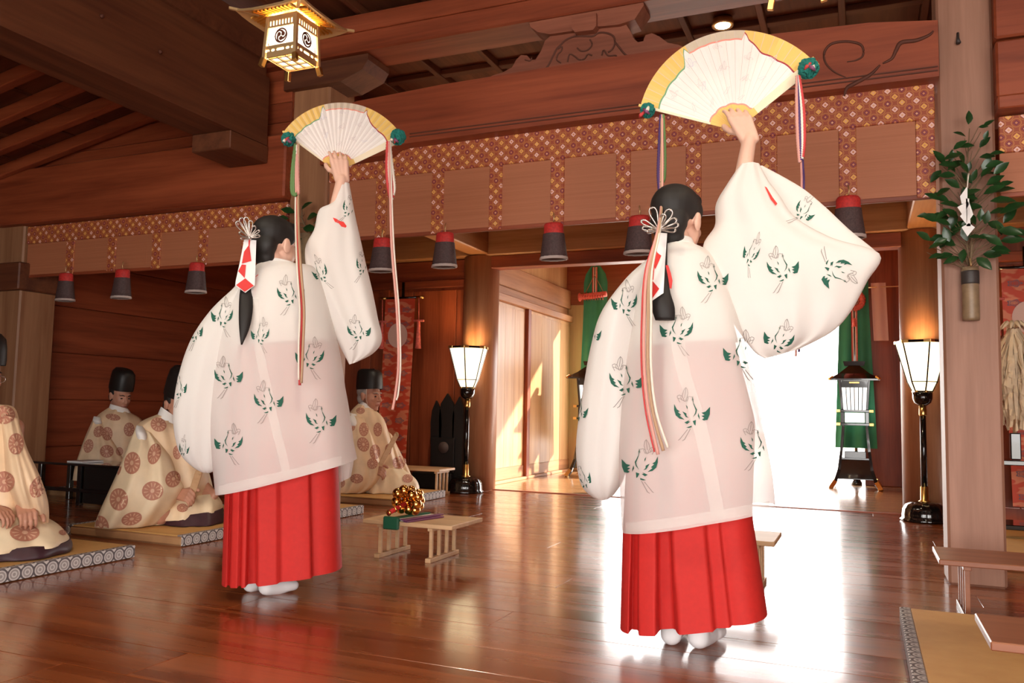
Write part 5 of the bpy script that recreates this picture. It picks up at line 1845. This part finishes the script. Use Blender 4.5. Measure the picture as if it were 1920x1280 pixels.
    # doubled cloth: back seam and hem
    def strip(pts, w_, n=24, horiz=False):
        q = cat_rom([list(p) for p in pts], n)
        rows = []
        for (a, b) in q:
            r_ = []
            for e in ((-.5, 0, .5) if not horiz else (0, .5, 1)):
                x, y = (a + w_ * e, b) if not horiz else (a, b - w_ * e)
                d = ray(x, y).normalized()
                h = btree.ray_cast(EYE, d)
                r_.append(h[0] - d * .0015 if h[0] else None)
            rows.append(r_)
        rows = [r_ for r_ in rows if None not in r_]
        return MB().grid(rows)
    sm_ = strip(D['seam'], D['seam_w'])
    if sm_.v:
        sm_.build('back_seam', 'seam_silk', rb)
    hm = strip(D['hem'], D['hem_w'], 40, True)
    if hm.v:
        hm.build('hem_band', 'seam_silk', rb)
    for a in D['cranes']:
        crane(tree, rb, *a)
    for q in D['knots']:
        k_ = printed(tree, [(q, 0)], 0, 0)
        if k_.v:
            k_.build('red_knot', 'print_red', rb)
    return st, t


DL = dict(head=(519, 460, 0.0), face=(.74, .64, -.08), hs=.97, chest=(545, 590, 0.0), pelvis=(535, 760, 0.0),
          arm=((588, 512, .0), (622, 430, .0), (641, 336, -.015)), arm2=((480, 540, .02), (440, 650, .06), (470, 720, .14)), hand=(-.18, 1.0, .0),
          legs=(((505, 790, 0), (482, 1112)), ((560, 790, 0), (512, 1115))), feet=(((470, 1113), (500, 1098)), ((500, 1119), (545, 1108))),
          tail=((468, 500, -.09, .018), (462, 545, -.13, .024), (461, 580, -.17, .026), (458, 615, -.19, .019), (453, 646, -.20, .003)),
          paper=([(458, 447.8), (480.5, 450.4), (479, 500), (477.8, 534.8), (460, 548.7), (441, 535), (442, 526), (450, 490)],
                 [(465.9, 447.8), (469.2, 447.8), (467.9, 462), (471.2, 489), (453.3, 494), (457.3, 472), (465.9, 460)],
                 [(453.3, 495.6), (461.2, 496.2), (459.9, 509.5), (458.6, 520.8), (446.6, 508.2)],
                 [(459.9, 521.5), (475.8, 535.4), (458.6, 546.7), (442.7, 534)],
                 ), paper_k=-.135, slope=-.0002, ribbon=[(479, 518), (484, 514), (483, 530), (478, 554), (474, 556), (477, 535)], ribbon_k=-.12,
          spray=(468, 446), tips=[(444, 416, 5), (452, 409, 5), (461, 408, 5), (470, 414, 4), (478, 424, 3), (486, 432, 2), (487, 442, 2), (449, 436, 3), (452, 447, 2)],
          hakama=[(445, 622, 612, 612, .13, 0), (428, 760, 632, 745, .15, 0), (422, 900, 634, 872, .155, 0), (416, 1092, 641, 1058, .20, 0)],
          pleats=[(-.87, .022, .6), (-.69, .022, .6), (-.50, .065, 1.0), (-.08, 0, .5), (.45, 0, .55)], pamp=.07,
          inner=[(494, 492, 550, 496, .06, 0), (474, 520, 592, 515, .10, 0), (445, 570, 608, 556, .13, 0), (432, 615, 616, 603, .14, 0), (428, 650, 624, 640, .145, 0)],
          inner2=[(445, 600, 610, 590, .135, 0), (418, 660, 628, 650, .165, 0), (412, 740, 642, 732, .178, 0), (408, 835, 652, 800, .19, 0)],
          panel=[(600, 700, 640, 690, .02, .12), (615, 780, 655, 768, .02, .14), (630, 860, 664, 846, .02, .16), (636, 904, 658, 893, .02, .17)],
          collar=[(497, 484, 552, 494, .062, -.005), (490, 497, 561, 503, .080, -.005), (484, 508, 574, 508, .095, 0)],
          robe=[(488, 493, 556, 497, .085, 0), (458, 518, 594, 505, .125, 0), (428, 558, 612, 545, .155, 0), (407, 620, 626, 610, .175, 0), (397, 700, 642, 690, .185, 0), (394, 780, 652, 770, .195, 0), (398, 860, 661, 820, .215, 0), (404, 926, 669, 858, .215, 0)],
          sleeves=[[(482, 497, 512, 494, .07, .0), (440, 540, 500, 525, .10, .0), (396, 582, 480, 575, .115, .01), (361, 632, 465, 640, .12, .02), (339, 690, 450, 700, .12, .03), (327, 750, 440, 760, .115, .04), (326, 802, 428, 820, .10, .05), (337, 848, 416, 858, .08, .06), (360, 874, 404, 880, .05, .06), (378, 885, 394, 886, .02, .06)],
                   [(628, 346, 655, 345, .035, 0), (621, 380, 661, 378, .045, 0), (598, 394, 666, 405, .055, 0), (589, 430, 675, 445, .065, 0), (572, 466, 686, 495, .08, 0), (578, 520, 698, 545, .085, -.01), (600, 575, 708, 595, .08, -.02), (625, 625, 716, 637, .07, -.02), (643, 660, 700, 662, .045, -.02), (655, 683, 668, 679, .012, -.02)]],
          sfold=(.004, .004), seed=3, seam=[(476, 560), (484, 640), (505, 750), (524, 830), (541, 900)], seam_w=17,
          hem=[(406, 929), (470, 914), (540, 898), (610, 880), (664, 865)], hem_w=17,
          cranes=[(430, 707, 1.0), (505, 753, 1.02), (603, 789, 1.05), (428, 832, .98, True), (579, 671, 1.0, True), (487, 628, .85, True, 0, .75), (416, 594, .95, True, 0, .8), (546, 553, .95), (367, 622, .9, False, 0, .6), (338, 728, .9, False, 0, .55), (674, 622, .82), (346, 842, .7, False, 10, .5),
                  (600, 512, .9, True, -25, .6), (681, 498, .85, False, 10, .6), (656, 392, .8, False, 25, .7)],
          knots=[[(624, 408), (630, 410), (636, 414), (644, 416), (650, 424), (648, 427), (640, 425), (635, 419), (628, 416)]])
DR = dict(head=(1272, 416, 0.0), face=(.42, .90, -.06), hs=1.0, chest=(1285, 580, 0.0), pelvis=(1295, 790, 0.0),
          arm=((1345, 475, .0), (1382, 390, .0), (1405, 261, -.015)), arm2=((1212, 520, .02), (1160, 660, .08), (1190, 760, .18)), hand=(-.42, 1.0, .0),
          legs=(((1262, 820, 0), (1262, 1212)), ((1335, 820, 0), (1322, 1215))), feet=(((1258, 1214), (1268, 1188)), ((1310, 1221), (1340, 1196))),
          tail=((1240, 450, -.12, .020), (1236, 500, -.15, .026), (1238, 545, -.20, .030), (1243, 575, -.215, .036), (1247, 600, -.215, .030)),
          paper=([(1238, 436), (1251, 437), (1247, 492), (1244, 549), (1222, 564), (1211, 547), (1215, 515), (1224, 470)],
                 [(1228, 464), (1222, 494), (1229, 504), (1240, 479), (1233, 474)], [(1220, 486), (1227, 502), (1225, 525), (1213, 514)], [(1224, 527), (1236, 541), (1221, 562), (1212, 546)]),
          paper_k=-.150, slope=-.00075, ribbon=[(1248, 497), (1253, 497), (1258, 512), (1261, 526), (1259, 541), (1255, 540), (1253, 522)], ribbon_k=-.185,
          spray=(1236, 431), tips=[(1222, 390, 7), (1257, 394, 7), (1267, 411, 5), (1271, 421, 4), (1266, 431, 4), (1203, 414, 4), (1205, 427, 4), (1214, 434, 3), (1245, 402, 5)],
          hakama=[(1198, 630, 1372, 620, .135, 0), (1178, 800, 1416, 790, .155, 0), (1168, 1000, 1410, 965, .155, 0), (1164, 1172, 1438, 1146, .20, 0)],
          pleats=[(-.78, .05, .8), (-.33, .10, 1.0), (.27, 0, .5), (.48, 0, .35)], pamp=.085,
          inner=[(1244, 462, 1300, 462, .065, 0), (1222, 495, 1332, 485, .10, 0), (1198, 560, 1358, 542, .135, 0), (1192, 610, 1372, 594, .15, 0), (1186, 655, 1384, 640, .155, 0)],
          inner2=[(1190, 610, 1374, 596, .145, 0), (1180, 680, 1398, 668, .168, 0), (1172, 760, 1417, 752, .18, 0), (1170, 862, 1436, 838, .195, 0)],
          collar=[(1245, 446, 1298, 448, .062, -.005), (1238, 462, 1306, 464, .085, -.005), (1228, 478, 1318, 474, .10, 0)],
          robe=[(1238, 462, 1306, 462, .09, 0), (1213, 492, 1335, 480, .13, 0), (1190, 555, 1365, 535, .16, 0), (1176, 640, 1392, 620, .18, 0), (1166, 720, 1412, 710, .19, 0), (1162, 800, 1430, 800, .20, 0), (1162, 885, 1446, 880, .225, 0), (1167, 994, 1453, 947, .22, 0)],
          sleeves=[[(1214, 490, 1245, 482, .08, .0), (1172, 528, 1235, 515, .11, .0), (1128, 588, 1220, 570, .125, .01), (1109, 650, 1210, 640, .13, .02), (1096, 720, 1200, 710, .13, .03), (1085, 790, 1192, 785, .125, .04), (1081, 850, 1182, 850, .11, .05), (1089, 905, 1168, 900, .09, .06), (1110, 930, 1152, 926, .05, .06), (1127, 937, 1140, 935, .02, .06)],
                   [(1386, 312, 1424, 310, .045, 0), (1362, 348, 1440, 340, .06, .0), (1342, 384, 1462, 370, .075, .0), (1340, 424, 1492, 412, .085, .0), (1318, 462, 1560, 450, .095, -.01), (1326, 520, 1648, 479, .10, -.02), (1356, 575, 1624, 530, .095, -.03), (1388, 625, 1594, 585, .08, -.03), (1415, 660, 1560, 622, .055, -.03), (1435, 672, 1500, 654, .015, -.03)]],
          lining=[(1402, 318, 1430, 311, .015, .03), (1425, 352, 1500, 350, .02, .05), (1452, 388, 1545, 386, .022, .06), (1490, 428, 1592, 430, .022, .06), (1570, 462, 1634, 464, .018, .04), (1630, 478, 1649, 478, .006, 0)],
          sfold=(.004, .008), seed=8, seam=[(1262, 590), (1280, 690), (1310, 790), (1330, 880), (1347, 968)], seam_w=26,
          hem=[(1169, 1000), (1240, 992), (1320, 980), (1400, 966), (1449, 957)], hem_w=19,
          cranes=[(1170, 569, 1.1, True, -5, .8), (1112, 627, 1.0, False, 10, .6), (1338, 524, 1.1, False, 0), (1407, 476, 1.1, True, 15, .5), (1470, 504, 1.1, False, -5), (1564, 511, 1.15, False, 130), (1508, 398, .9, False, 40, .8), (1267, 621, 1.15, True), (1458, 637, 1.05, True, 10), (1386, 665, 1.2, True), (1176, 716, 1.2), (1087, 772, 1.0, False, 10, .6), (1299, 776, 1.25), (1199, 874, 1.25, True), (1420, 836, 1.15), (1096, 898, 1.0, False, -15, .5)],
          knots=[[(1433, 350), (1437, 352), (1448, 370), (1457, 382), (1454, 386), (1444, 374)]])

stL, pL = dancer((-2.3, 2.90), 'shrine dancer in white robe and red hakama raising a fan, near the priests', DL)
stR, pR = dancer((-.54, 2.90), 'shrine dancer in white robe and red hakama with widely spread sleeve, before the bright doorway', DR)

fL = fan(stL, (632, 322), (144, 25), (125, 128, 140), .072, (.36, .66), 'smaller looking white and gold folding fan held up before the middle post', stL.pt(632, 322, .03))
pompom(stL, 541, 261, .03, .030, fL, 1); pompom(stL, 746, 257, .02, .034, fL, 2)
for i, (dx, mm) in enumerate(((-3, 'cord_green'), (0, 'cord_green'), (4, 'cord_pink'), (7, 'cord_pink'))):
    strand(stL, [(555 + dx * .3, 270, .02), (551 + dx, 320, .02), (551 + dx * 1.2, 360, .02), (557 + dx * .3, 366 - 3 * i, .015)], .0065, mm, fL, 'braided_loop', 44, True)
strand(stL, [(558, 270, .02), (556, 400, .01), (560, 500, -.24), (566, 580, -.27), (563, 650, -.27), (562, 722, -.265)], .0055, 'cord_red', fL, 'long_cord')
strand(stL, [(560, 270, .015), (559, 400, .005), (564, 500, -.25), (570, 580, -.28), (568, 650, -.28), (565, 718, -.275)], .0055, 'cord_tan', fL, 'long_cord')
strand(stL, [(556, 272, .015), (554, 400, .005), (557, 500, -.25), (562, 580, -.28), (560, 650, -.28), (560, 712, -.275)], .004, 'cord_white', fL, 'long_cord')
for i, (dx, mm) in enumerate(((-3, 'cord_red'), (0, 'cord_white'), (4, 'cord_red'), (7, 'cord_white'))):
    strand(stL, [(728 + dx * .3, 265, .01), (728 + dx, 310, .01), (731 + dx * 1.2, 350, .01), (735 + dx * .3, 378 - 4 * i, .01)], .0065, mm, fL, 'braided_loop', 44, True)
strand(stL, [(730, 270, .0), (732, 380, .0), (735, 470, .0), (744, 580, .0), (747, 680, .0), (741, 740, .0), (736, 768, .0)], .006, 'cord_pink', fL, 'long_cord')
strand(stL, [(732, 270, .0), (735, 380, .0), (739, 470, .0), (748, 580, .0), (751, 680, .0), (747, 735, .0), (743, 750, .0)], .004, 'cord_white', fL, 'long_cord')

fR = fan(stR, (1380, 245), (166, 38.6), (185, 184, 196), .072, (.35, .635), 'larger looking white and gold folding fan held up below the ceiling downlight', stR.pt(1380, 245, .03))
pompom(stR, 1214, 207, .03, .026, fR, 3); pompom(stR, 1516, 128, .02, .034, fR, 4)
for i, (dx, mm) in enumerate(((-4, 'cord_purple'), (0, 'cord_pink'), (4, 'cord_pink'), (6, 'cord_green'))):
    strand(stR, [(1241 + dx * .3, 215, .02), (1240 + dx, 280, .02), (1239 + dx * 1.1, 330, .02), (1239 + dx * .3, 366 - 8 * i, .01)], .006, mm, fR, 'braided_loop', 60, True)
for dx, mm, r in ((0, 'cord_pink', .0055), (7, 'cord_tan', .0055), (13, 'cord_white', .0045), (-5, 'cord_red', .003)):
    strand(stR, [(1241, 216, .02), (1241, 365, -.06), (1234 + dx * .2, 430, -.23), (1213 + dx * .7, 510, -.27), (1208 + dx, 600, -.275), (1208 + dx, 690, -.275), (1216 + dx * 1.1, 770, -.275), (1234 + dx * 1.4, 852 - abs(dx), -.28)], r, mm, fR, 'long_cord', 60)
for i, (dx, mm) in enumerate(((-5, 'cord_pink'), (-1, 'cord_purple'), (3, 'cord_white'), (7, 'cord_red'))):
    strand(stR, [(1496 + dx * .2, 142, .01), (1499 + dx, 200, .01), (1501 + dx, 260, .01), (1502 + dx * .4, 304 - 3 * i, .01)], .006, mm, fR, 'braided_loop', 60, True)
strand(stR, [(1498, 145, .02), (1502, 300, .05), (1503, 350, .10), (1499, 500, .15), (1495, 600, .16), (1492, 668, .16)], .0045, 'cord_pink', fR, 'long_cord')
strand(stR, [(1499, 145, .02), (1505, 300, .05), (1507, 350, .10), (1503, 500, .15), (1500, 600, .16), (1498, 660, .16)], .0045, 'cord_purple', fR, 'long_cord')


# ------------------------------------------------------------------ seated priests
def wheel(r=1.0):
    out = []
    rr = (.02, .35, .7, 1.0)
    for k in range(20):
        a, b = 2 * math.pi * k / 20, 2 * math.pi * (k + 1) / 20
        for p, q in zip(rr, rr[1:]):
            out.append(([(p * math.cos(a), p * math.sin(a)), (q * math.cos(a), q * math.sin(a)), (q * math.cos(b), q * math.sin(b)), (p * math.cos(b), p * math.sin(b))], 0))
    for k in range(12):
        a = 2 * math.pi * k / 12
        pet = [(.42, -.02), (.62, -.055), (.80, -.075), (.85, 0), (.80, .075), (.62, .055), (.42, .02)]
        out.append(([(x * math.cos(a) - y * math.sin(a), x * math.sin(a) + y * math.cos(a)) for x, y in pet], 1))
    out.append(([(.22 * math.cos(a), .22 * math.sin(a)) for a in [2 * math.pi * k / 10 for k in range(10)]], 1))
    return out


def wheel_print(tree, parent, cx, cy, rx, ry, rot=0.0):
    w_ = wheel()
    a = printed(tree, w_[:60], cx, cy, rx, ry, math.radians(rot), .002)
    b = printed(tree, w_[60:], cx, cy, rx, ry, math.radians(rot), .0042)
    if a.v:
        a.add(b.v, b.f, 1)
        a.build('woven_crest', ['medal', 'medal_light'], parent)


def rest(mb, z=.066):
    """cloth that lies on the mat"""
    for p in mb.v:
        p.z = max(p.z, z)
    return mb


def priest(o, label, D):
    st = Stand(*o)
    t = thing('person', V((o[0], o[1], .062)), label, 'person', 'seated priests')
    pt = st.pt
    c = pt(*D['head'])
    f = V(D['face'])
    mx = frame(f)
    hs = D['hs']
    P = head_prims(c, mx, hs, 1.08)
    nb = c + mx @ V((0, -.04, -.19)) * hs
    ch, pv = pt(*D['chest']), pt(*D['pelvis'])
    ff = V((f.x, f.y, 0)).normalized()
    rr = V((ff.y, -ff.x, 0))
    P.append(ellipsoid(ch, (.14, .09, .16), frame(ff))); P.append(ellipsoid(pv, (.14, .11, .12), frame(ff)))
    P.append(capsule(nb, .055, ch, .08)); P.append(capsule(ch, .10, pv, .10))
    for s in (-1, 1):
        kn_ = pv + ff * .16 + rr * s * .10
        kn_.z = max(.14, pv.z - .05)
        P.append(capsule(pv + rr * s * .07, .08, kn_, .058))
        P.append(capsule(kn_ - V((0, 0, .03)), .045, pv - ff * .12 + rr * s * .08 - V((0, 0, .05)), .04))
    for hnd in D['hands']:
        wv = pt(*hnd['w'])
        sh_ = ch + V((0, 0, .10)) + rr * hnd['side'] * .15
        el_ = (sh_ + wv) / 2 - V((0, 0, .09)) - ff * .05
        P.append(capsule(sh_, .045, el_, .036)); P.append(capsule(el_, .034, wv, .025))
        P += hand_prims(wv, V(hnd['f']), V(hnd['n']), V(hnd['s']), 1.0, hnd.get('curl', .75))
    fused('body', P, D['skin'], t, .0044, 3)
    face(c, mx, hs, t, 'grey_hair' if D.get('grey') else 'hair')
    H = lambda x, y, z: c + mx @ V((x, y, z)) * hs
    # short hair below the cap
    hp = []
    for (x, y, z, a, b, d) in ((0, -.030, .030, .081, .090, .074), (0, -.060, -.025, .066, .048, .060), (.068, -.012, .022, .014, .028, .030), (-.068, -.012, .022, .014, .028, .030)):
        hp.append(ellipsoid(H(x, y, z), (a * hs, b * hs, d * hs), mx))
    fused('hair', hp, 'grey_hair' if D.get('grey') else 'hair', t, .006, 5)
    # stiff black cap
    rows = []
    tall = D['cap']
    for i, (rx, ry, z, dy) in enumerate(((.086, .104, .046, -.012), (.088, .106, .075, -.014), (.086, .104, .075 + .45 * tall, -.018), (.080, .098, .075 + .78 * tall, -.022), (.060, .078, .075 + .96 * tall, -.026), (.012, .02, .075 + tall, -.028))):
        ring = []
        for k in range(32):
            a = 2 * math.pi * k / 32
            ring.append(H(rx * sgp(math.cos(a), .8), dy + ry * sgp(math.sin(a), .8), z + .012 * math.sin(a) * (1 if i < 2 else 0)))
        rows.append(ring)
    cap = MB().grid(rows, closed=True).add(rows[-1], [list(range(32))])
    cp = cap.build('cap', 'black', t)
    MB().tube([H(0, .085, .085), H(0, .070, .075 + .6 * tall), H(0, .02, .075 + tall * 1.0), H(0, -.06, .075 + tall * .95)], .006, 6).build('cap_ridge', 'black', cp)
    if D.get('string'):
        MB().tube([H(.086, .03, .05), H(.078, .028, -.03), H(.045, .035, -.11)], .0022, 5).build('chin_string', 'cord_white', t)
    if D.get('glasses'):
        g = MB()
        for s in (-1, 1):
            g.tube([H(s * .032 + .022 * math.cos(2 * math.pi * k / 20), .106, -.006 + .016 * math.sin(2 * math.pi * k / 20)) for k in range(21)], .0018, 5)
            g.tube([H(s * .054, .104, -.002), H(s * .084, .0, .0)], .0016, 5)
        g.build('glasses', 'silver', t)
    # clothes
    meshes = []
    torso = rest(loft(st, D['torso'], 40, 80, .85, soft(D['seed'], .007, 8, True), caps=(True, True)))
    meshes.append(torso)
    ro_ = torso.build('robe', 'gold_silk', t)
    for i, rws in enumerate(D['sleeves']):
        s = rest(loft(st, rws, 36, 72, .85, soft(D['seed'] + 3 + i, .009, 7, True), caps=(True, True)))
        meshes.append(s)
        s.build('sleeve', 'gold_silk2' if D.get('cream') else 'gold_silk', t)
    lap = rest(loft(st, D['lap'], 24, 72, .85, soft(D['seed'] + 11, .011, 8, True), caps=(True, True)))
    meshes.append(lap)
    lap.build('robe_skirt', 'gold_silk2', t)
    if 'purple' in D:
        rest(loft(st, D['purple'], 16, 72, .85, soft(D['seed'] + 17, .014, 8), caps=(True, True))).build('purple_trousers', 'purple', t)
    loft(st, D['collar'], 8, 36, .95).build('white_collar', 'white', t)
    for q in D.get('white', []):
        ww = loft(st, q, 12, 32, .9, caps=(True, True))
        ww.build('white_under_sleeve', 'white', t)
    tree = bvh(*meshes)
    for a in D['crests']:
        wheel_print(tree, ro_, *a)
    return st, t


Xp, Zp = V((1, 0, 0)), V((0, 0, 1))
PA = dict(head=(-34, 703, 0), face=(1, -.15, -.12), hs=1.05, skin='skin_tan', chest=(-35, 840, 0), pelvis=(-45, 970, 0), cap=.13, glasses=True, seed=21,
          hands=[dict(w=(44, 948, -.20), f=(.8, -.35, -.35), n=(-.3, .2, -1), s=(.2, .9, .1), side=-1), dict(w=(-20, 950, -.22), f=(1, .2, -.3), n=(0, 0, -1), s=(.2, -.9, 0), side=1)],
          torso=[(-66, 752, 2, 758, .08, 0), (-100, 772, 30, 768, .14, 0), (-110, 830, 42, 830, .18, 0), (-115, 890, 50, 890, .20, 0), (-118, 950, 58, 950, .22, 0), (-120, 1010, 62, 1000, .24, 0)],
          sleeves=[[(0, 776, 34, 784, .07, -.09), (6, 830, 50, 838, .11, -.13), (10, 890, 74, 890, .13, -.15), (20, 930, 88, 930, .13, -.15), (34, 958, 92, 958, .10, -.15), (62, 986, 91, 982, .05, -.14)]],
          lap=[(-100, 960, 60, 958, .15, -.05), (-100, 985, 105, 980, .24, -.06), (-100, 1012, 126, 1000, .29, -.07), (-100, 1028, 130, 1008, .30, -.07)],
          purple=[(-100, 1015, 131, 1006, .30, -.07), (-100, 1040, 135, 1018, .32, -.07), (-100, 1058, 128, 1036, .30, -.07)],
          collar=[(-58, 738, -8, 744, .065, 0), (-66, 756, 0, 760, .085, 0)],
          crests=[(8, 778, 20, 17), (30, 832, 14, 20), (8, 903, 20, 20), (72, 912, 15, 22, 30), (46, 999, 28, 16), (4, 962, 20, 14), (118, 998, 8, 5)])
PB = dict(head=(226, 741, 0), face=(.96, -.22, -.30), hs=1.0, skin='skin_tan', chest=(222, 830, 0), pelvis=(218, 905, 0), cap=.15, seed=31,
          hands=[dict(w=(262, 880, -.26), f=(.9, -.3, -.3), n=(0, 0, -1), s=(.3, .9, 0), side=-1)],
          torso=[(203, 764, 246, 774, .07, 0), (180, 782, 266, 787, .13, 0), (168, 812, 272, 812, .16, 0), (158, 845, 280, 845, .18, 0), (148, 885, 290, 885, .20, 0), (140, 932, 300, 932, .22, 0)],
          sleeves=[[(174, 786, 196, 790, .05, -.08), (161, 815, 208, 818, .09, -.11), (149, 848, 228, 850, .11, -.14), (140, 876, 238, 872, .11, -.15), (136, 900, 215, 900, .08, -.15)]],
          lap=[(165, 885, 290, 880, .14, 0), (155, 910, 300, 905, .18, 0), (150, 936, 305, 930, .18, 0)],
          collar=[(207, 757, 240, 766, .062, 0), (202, 768, 247, 776, .080, 0)],
          white=[[(176, 780, 188, 782, .03, -.09), (174, 787, 191, 791, .05, -.12), (178, 795, 190, 795, .03, -.12)]],
          crests=[(201, 813, 10, 13), (185, 809, 9, 11, 30), (166, 836, 9, 13, 15), (200, 846, 13, 12), (242, 805, 10, 13), (224, 846, 7, 8), (175, 868, 8, 5), (212, 782, 14, 6, 10)])
PC = dict(head=(336, 758, 0), face=(.95, -.25, -.40), hs=1.03, skin='skin_tan', chest=(318, 850, 0), pelvis=(305, 945, 0), cap=.15, seed=41, cream=True,
          hands=[dict(w=(336, 926, -.22), f=(.95, -.2, 0), n=(.1, .3, -.9), s=(0, .6, .8), side=1, curl=.9), dict(w=(402, 928, -.14), f=(-.85, -.4, 0), n=(-.1, .3, -.9), s=(0, .6, .8), side=-1, curl=.9)],
          torso=[(296, 776, 334, 796, .07, 0), (258, 795, 348, 806, .13, 0), (248, 830, 372, 838, .16, 0), (245, 880, 390, 885, .18, 0), (240, 930, 394, 925, .19, 0), (238, 985, 396, 960, .20, 0)],
          sleeves=[[(256, 799, 286, 812, .06, -.10), (240, 835, 318, 852, .11, -.15), (222, 880, 332, 893, .14, -.19), (204, 920, 343, 914, .15, -.20), (188, 955, 326, 945, .14, -.20), (177, 985, 300, 976, .11, -.19), (178, 1005, 272, 999, .08, -.18), (194, 1016, 240, 1009, .04, -.18)],
                   [(338, 830, 372, 840, .06, .03), (342, 868, 390, 880, .08, .03), (352, 898, 398, 908, .08, .01), (366, 922, 402, 928, .05, -.02)]],
          lap=[(300, 932, 402, 922, .14, -.04), (292, 950, 416, 940, .20, -.04), (288, 972, 418, 958, .22, -.05)],
          purple=[(302, 962, 418, 950, .21, -.05), (300, 984, 420, 972, .25, -.06), (306, 992, 418, 982, .22, -.06)],
          collar=[(302, 762, 334, 784, .065, 0), (294, 780, 338, 800, .085, 0)],
          white=[[(256, 797, 268, 799, .04, -.10), (254, 808, 276, 814, .07, -.15), (258, 824, 276, 832, .04, -.17)]],
          crests=[(248, 868, 15, 21, 8), (215, 877, 13, 20, 15), (289, 851, 12, 20, 15), (223, 936, 17, 21), (286, 920, 20, 18, -10), (247, 972, 20, 12, -15), (190, 984, 14, 18, -20), (324, 898, 14, 16, 30), (297, 796, 15, 13, 25), (332, 848, 8, 13), (342, 952, 10, 8)])
PD = dict(head=(694, 741, 0), face=(1, -.12, -.06), hs=1.10, skin='skin_tan', chest=(696, 830, 0), pelvis=(695, 900, 0), cap=.135, grey=True, string=True, seed=51,
          hands=[dict(w=(702, 880, -.22), f=(.95, -.3, -.1), n=(.1, .4, -.9), s=(0, .5, .85), side=1, curl=.9), dict(w=(756, 866, .02), f=(-.5, -.7, -.4), n=(-.2, .5, -.8), s=(.2, .2, .9), side=-1, curl=.9)],
          torso=[(672, 756, 706, 770, .075, 0), (656, 774, 720, 786, .13, 0), (652, 802, 730, 815, .16, 0), (654, 842, 740, 848, .17, 0), (654, 880, 750, 885, .19, 0), (650, 918, 757, 914, .21, 0)],
          sleeves=[[(654, 776, 684, 784, .07, -.10), (647, 810, 700, 822, .11, -.14), (641, 850, 712, 864, .13, -.17), (635, 890, 716, 893, .13, -.19), (628, 918, 700, 914, .11, -.19), (632, 936, 664, 931, .05, -.18)],
                   [(718, 800, 735, 815, .06, .06), (724, 840, 752, 850, .09, .06), (730, 876, 768, 882, .10, .04), (738, 902, 774, 903, .07, .02)]],
          lap=[(690, 872, 754, 878, .14, -.05), (684, 895, 778, 896, .21, -.06), (680, 922, 786, 912, .24, -.06), (688, 938, 784, 924, .23, -.06)],
          collar=[(678, 752, 703, 764, .062, 0), (670, 762, 708, 776, .085, 0)],
          white=[[(656, 774, 668, 776, .04, -.10), (652, 786, 674, 794, .07, -.14), (654, 800, 670, 810, .04, -.15)]],
          crests=[(682, 805, 9, 13), (708, 805, 8, 13), (681, 833, 11, 14, -20), (703, 847, 10, 14), (698, 869, 10, 10), (748, 867, 12, 12), (638, 905, 9, 9), (669, 897, 12, 9), (764, 897, 10, 8), (728, 842, 6, 10), (676, 770, 8, 6), (660, 800, 6, 8)])
sA, _ = priest((-3.98, 2.72), 'seated priest in pale gold crested robe cut off by the left edge, nearest the camera', PA)
sB, _ = priest((-5.60, 5.35), 'young priest in a black cap seated behind the black desk', PB)
sC, _ = priest((-3.98, 3.98), 'bowing priest holding a wooden baton, half hidden by the white sleeve of the left dancer', PC)
sD, _ = priest((-3.98, 6.20), 'grey haired priest in a black cap holding a baton before the red banner', PD)


def baton(st, a, b, k0, k1, label):
    t = thing('ritual_baton', st.pt(*a, k0), label, 'baton', 'wooden batons held by the priests')
    p, q = st.pt(*a, k0), st.pt(*b, k1)
    MB().beam(p, p.lerp(q, .97), .042, .009, up=st.f, b=.003).build('blade', 'hinoki', t)
    MB().ball(p.lerp(q, .97), .0205, 14, sq=(1, .3, 1)).build('rounded_tip', 'hinoki', t)


baton(sC, (358, 930), (374, 882), -.26, -.30, 'wooden baton held low by the bowing priest')
baton(sD, (704, 888), (745, 812), -.25, -.22, 'wooden baton held upright by the grey haired priest')
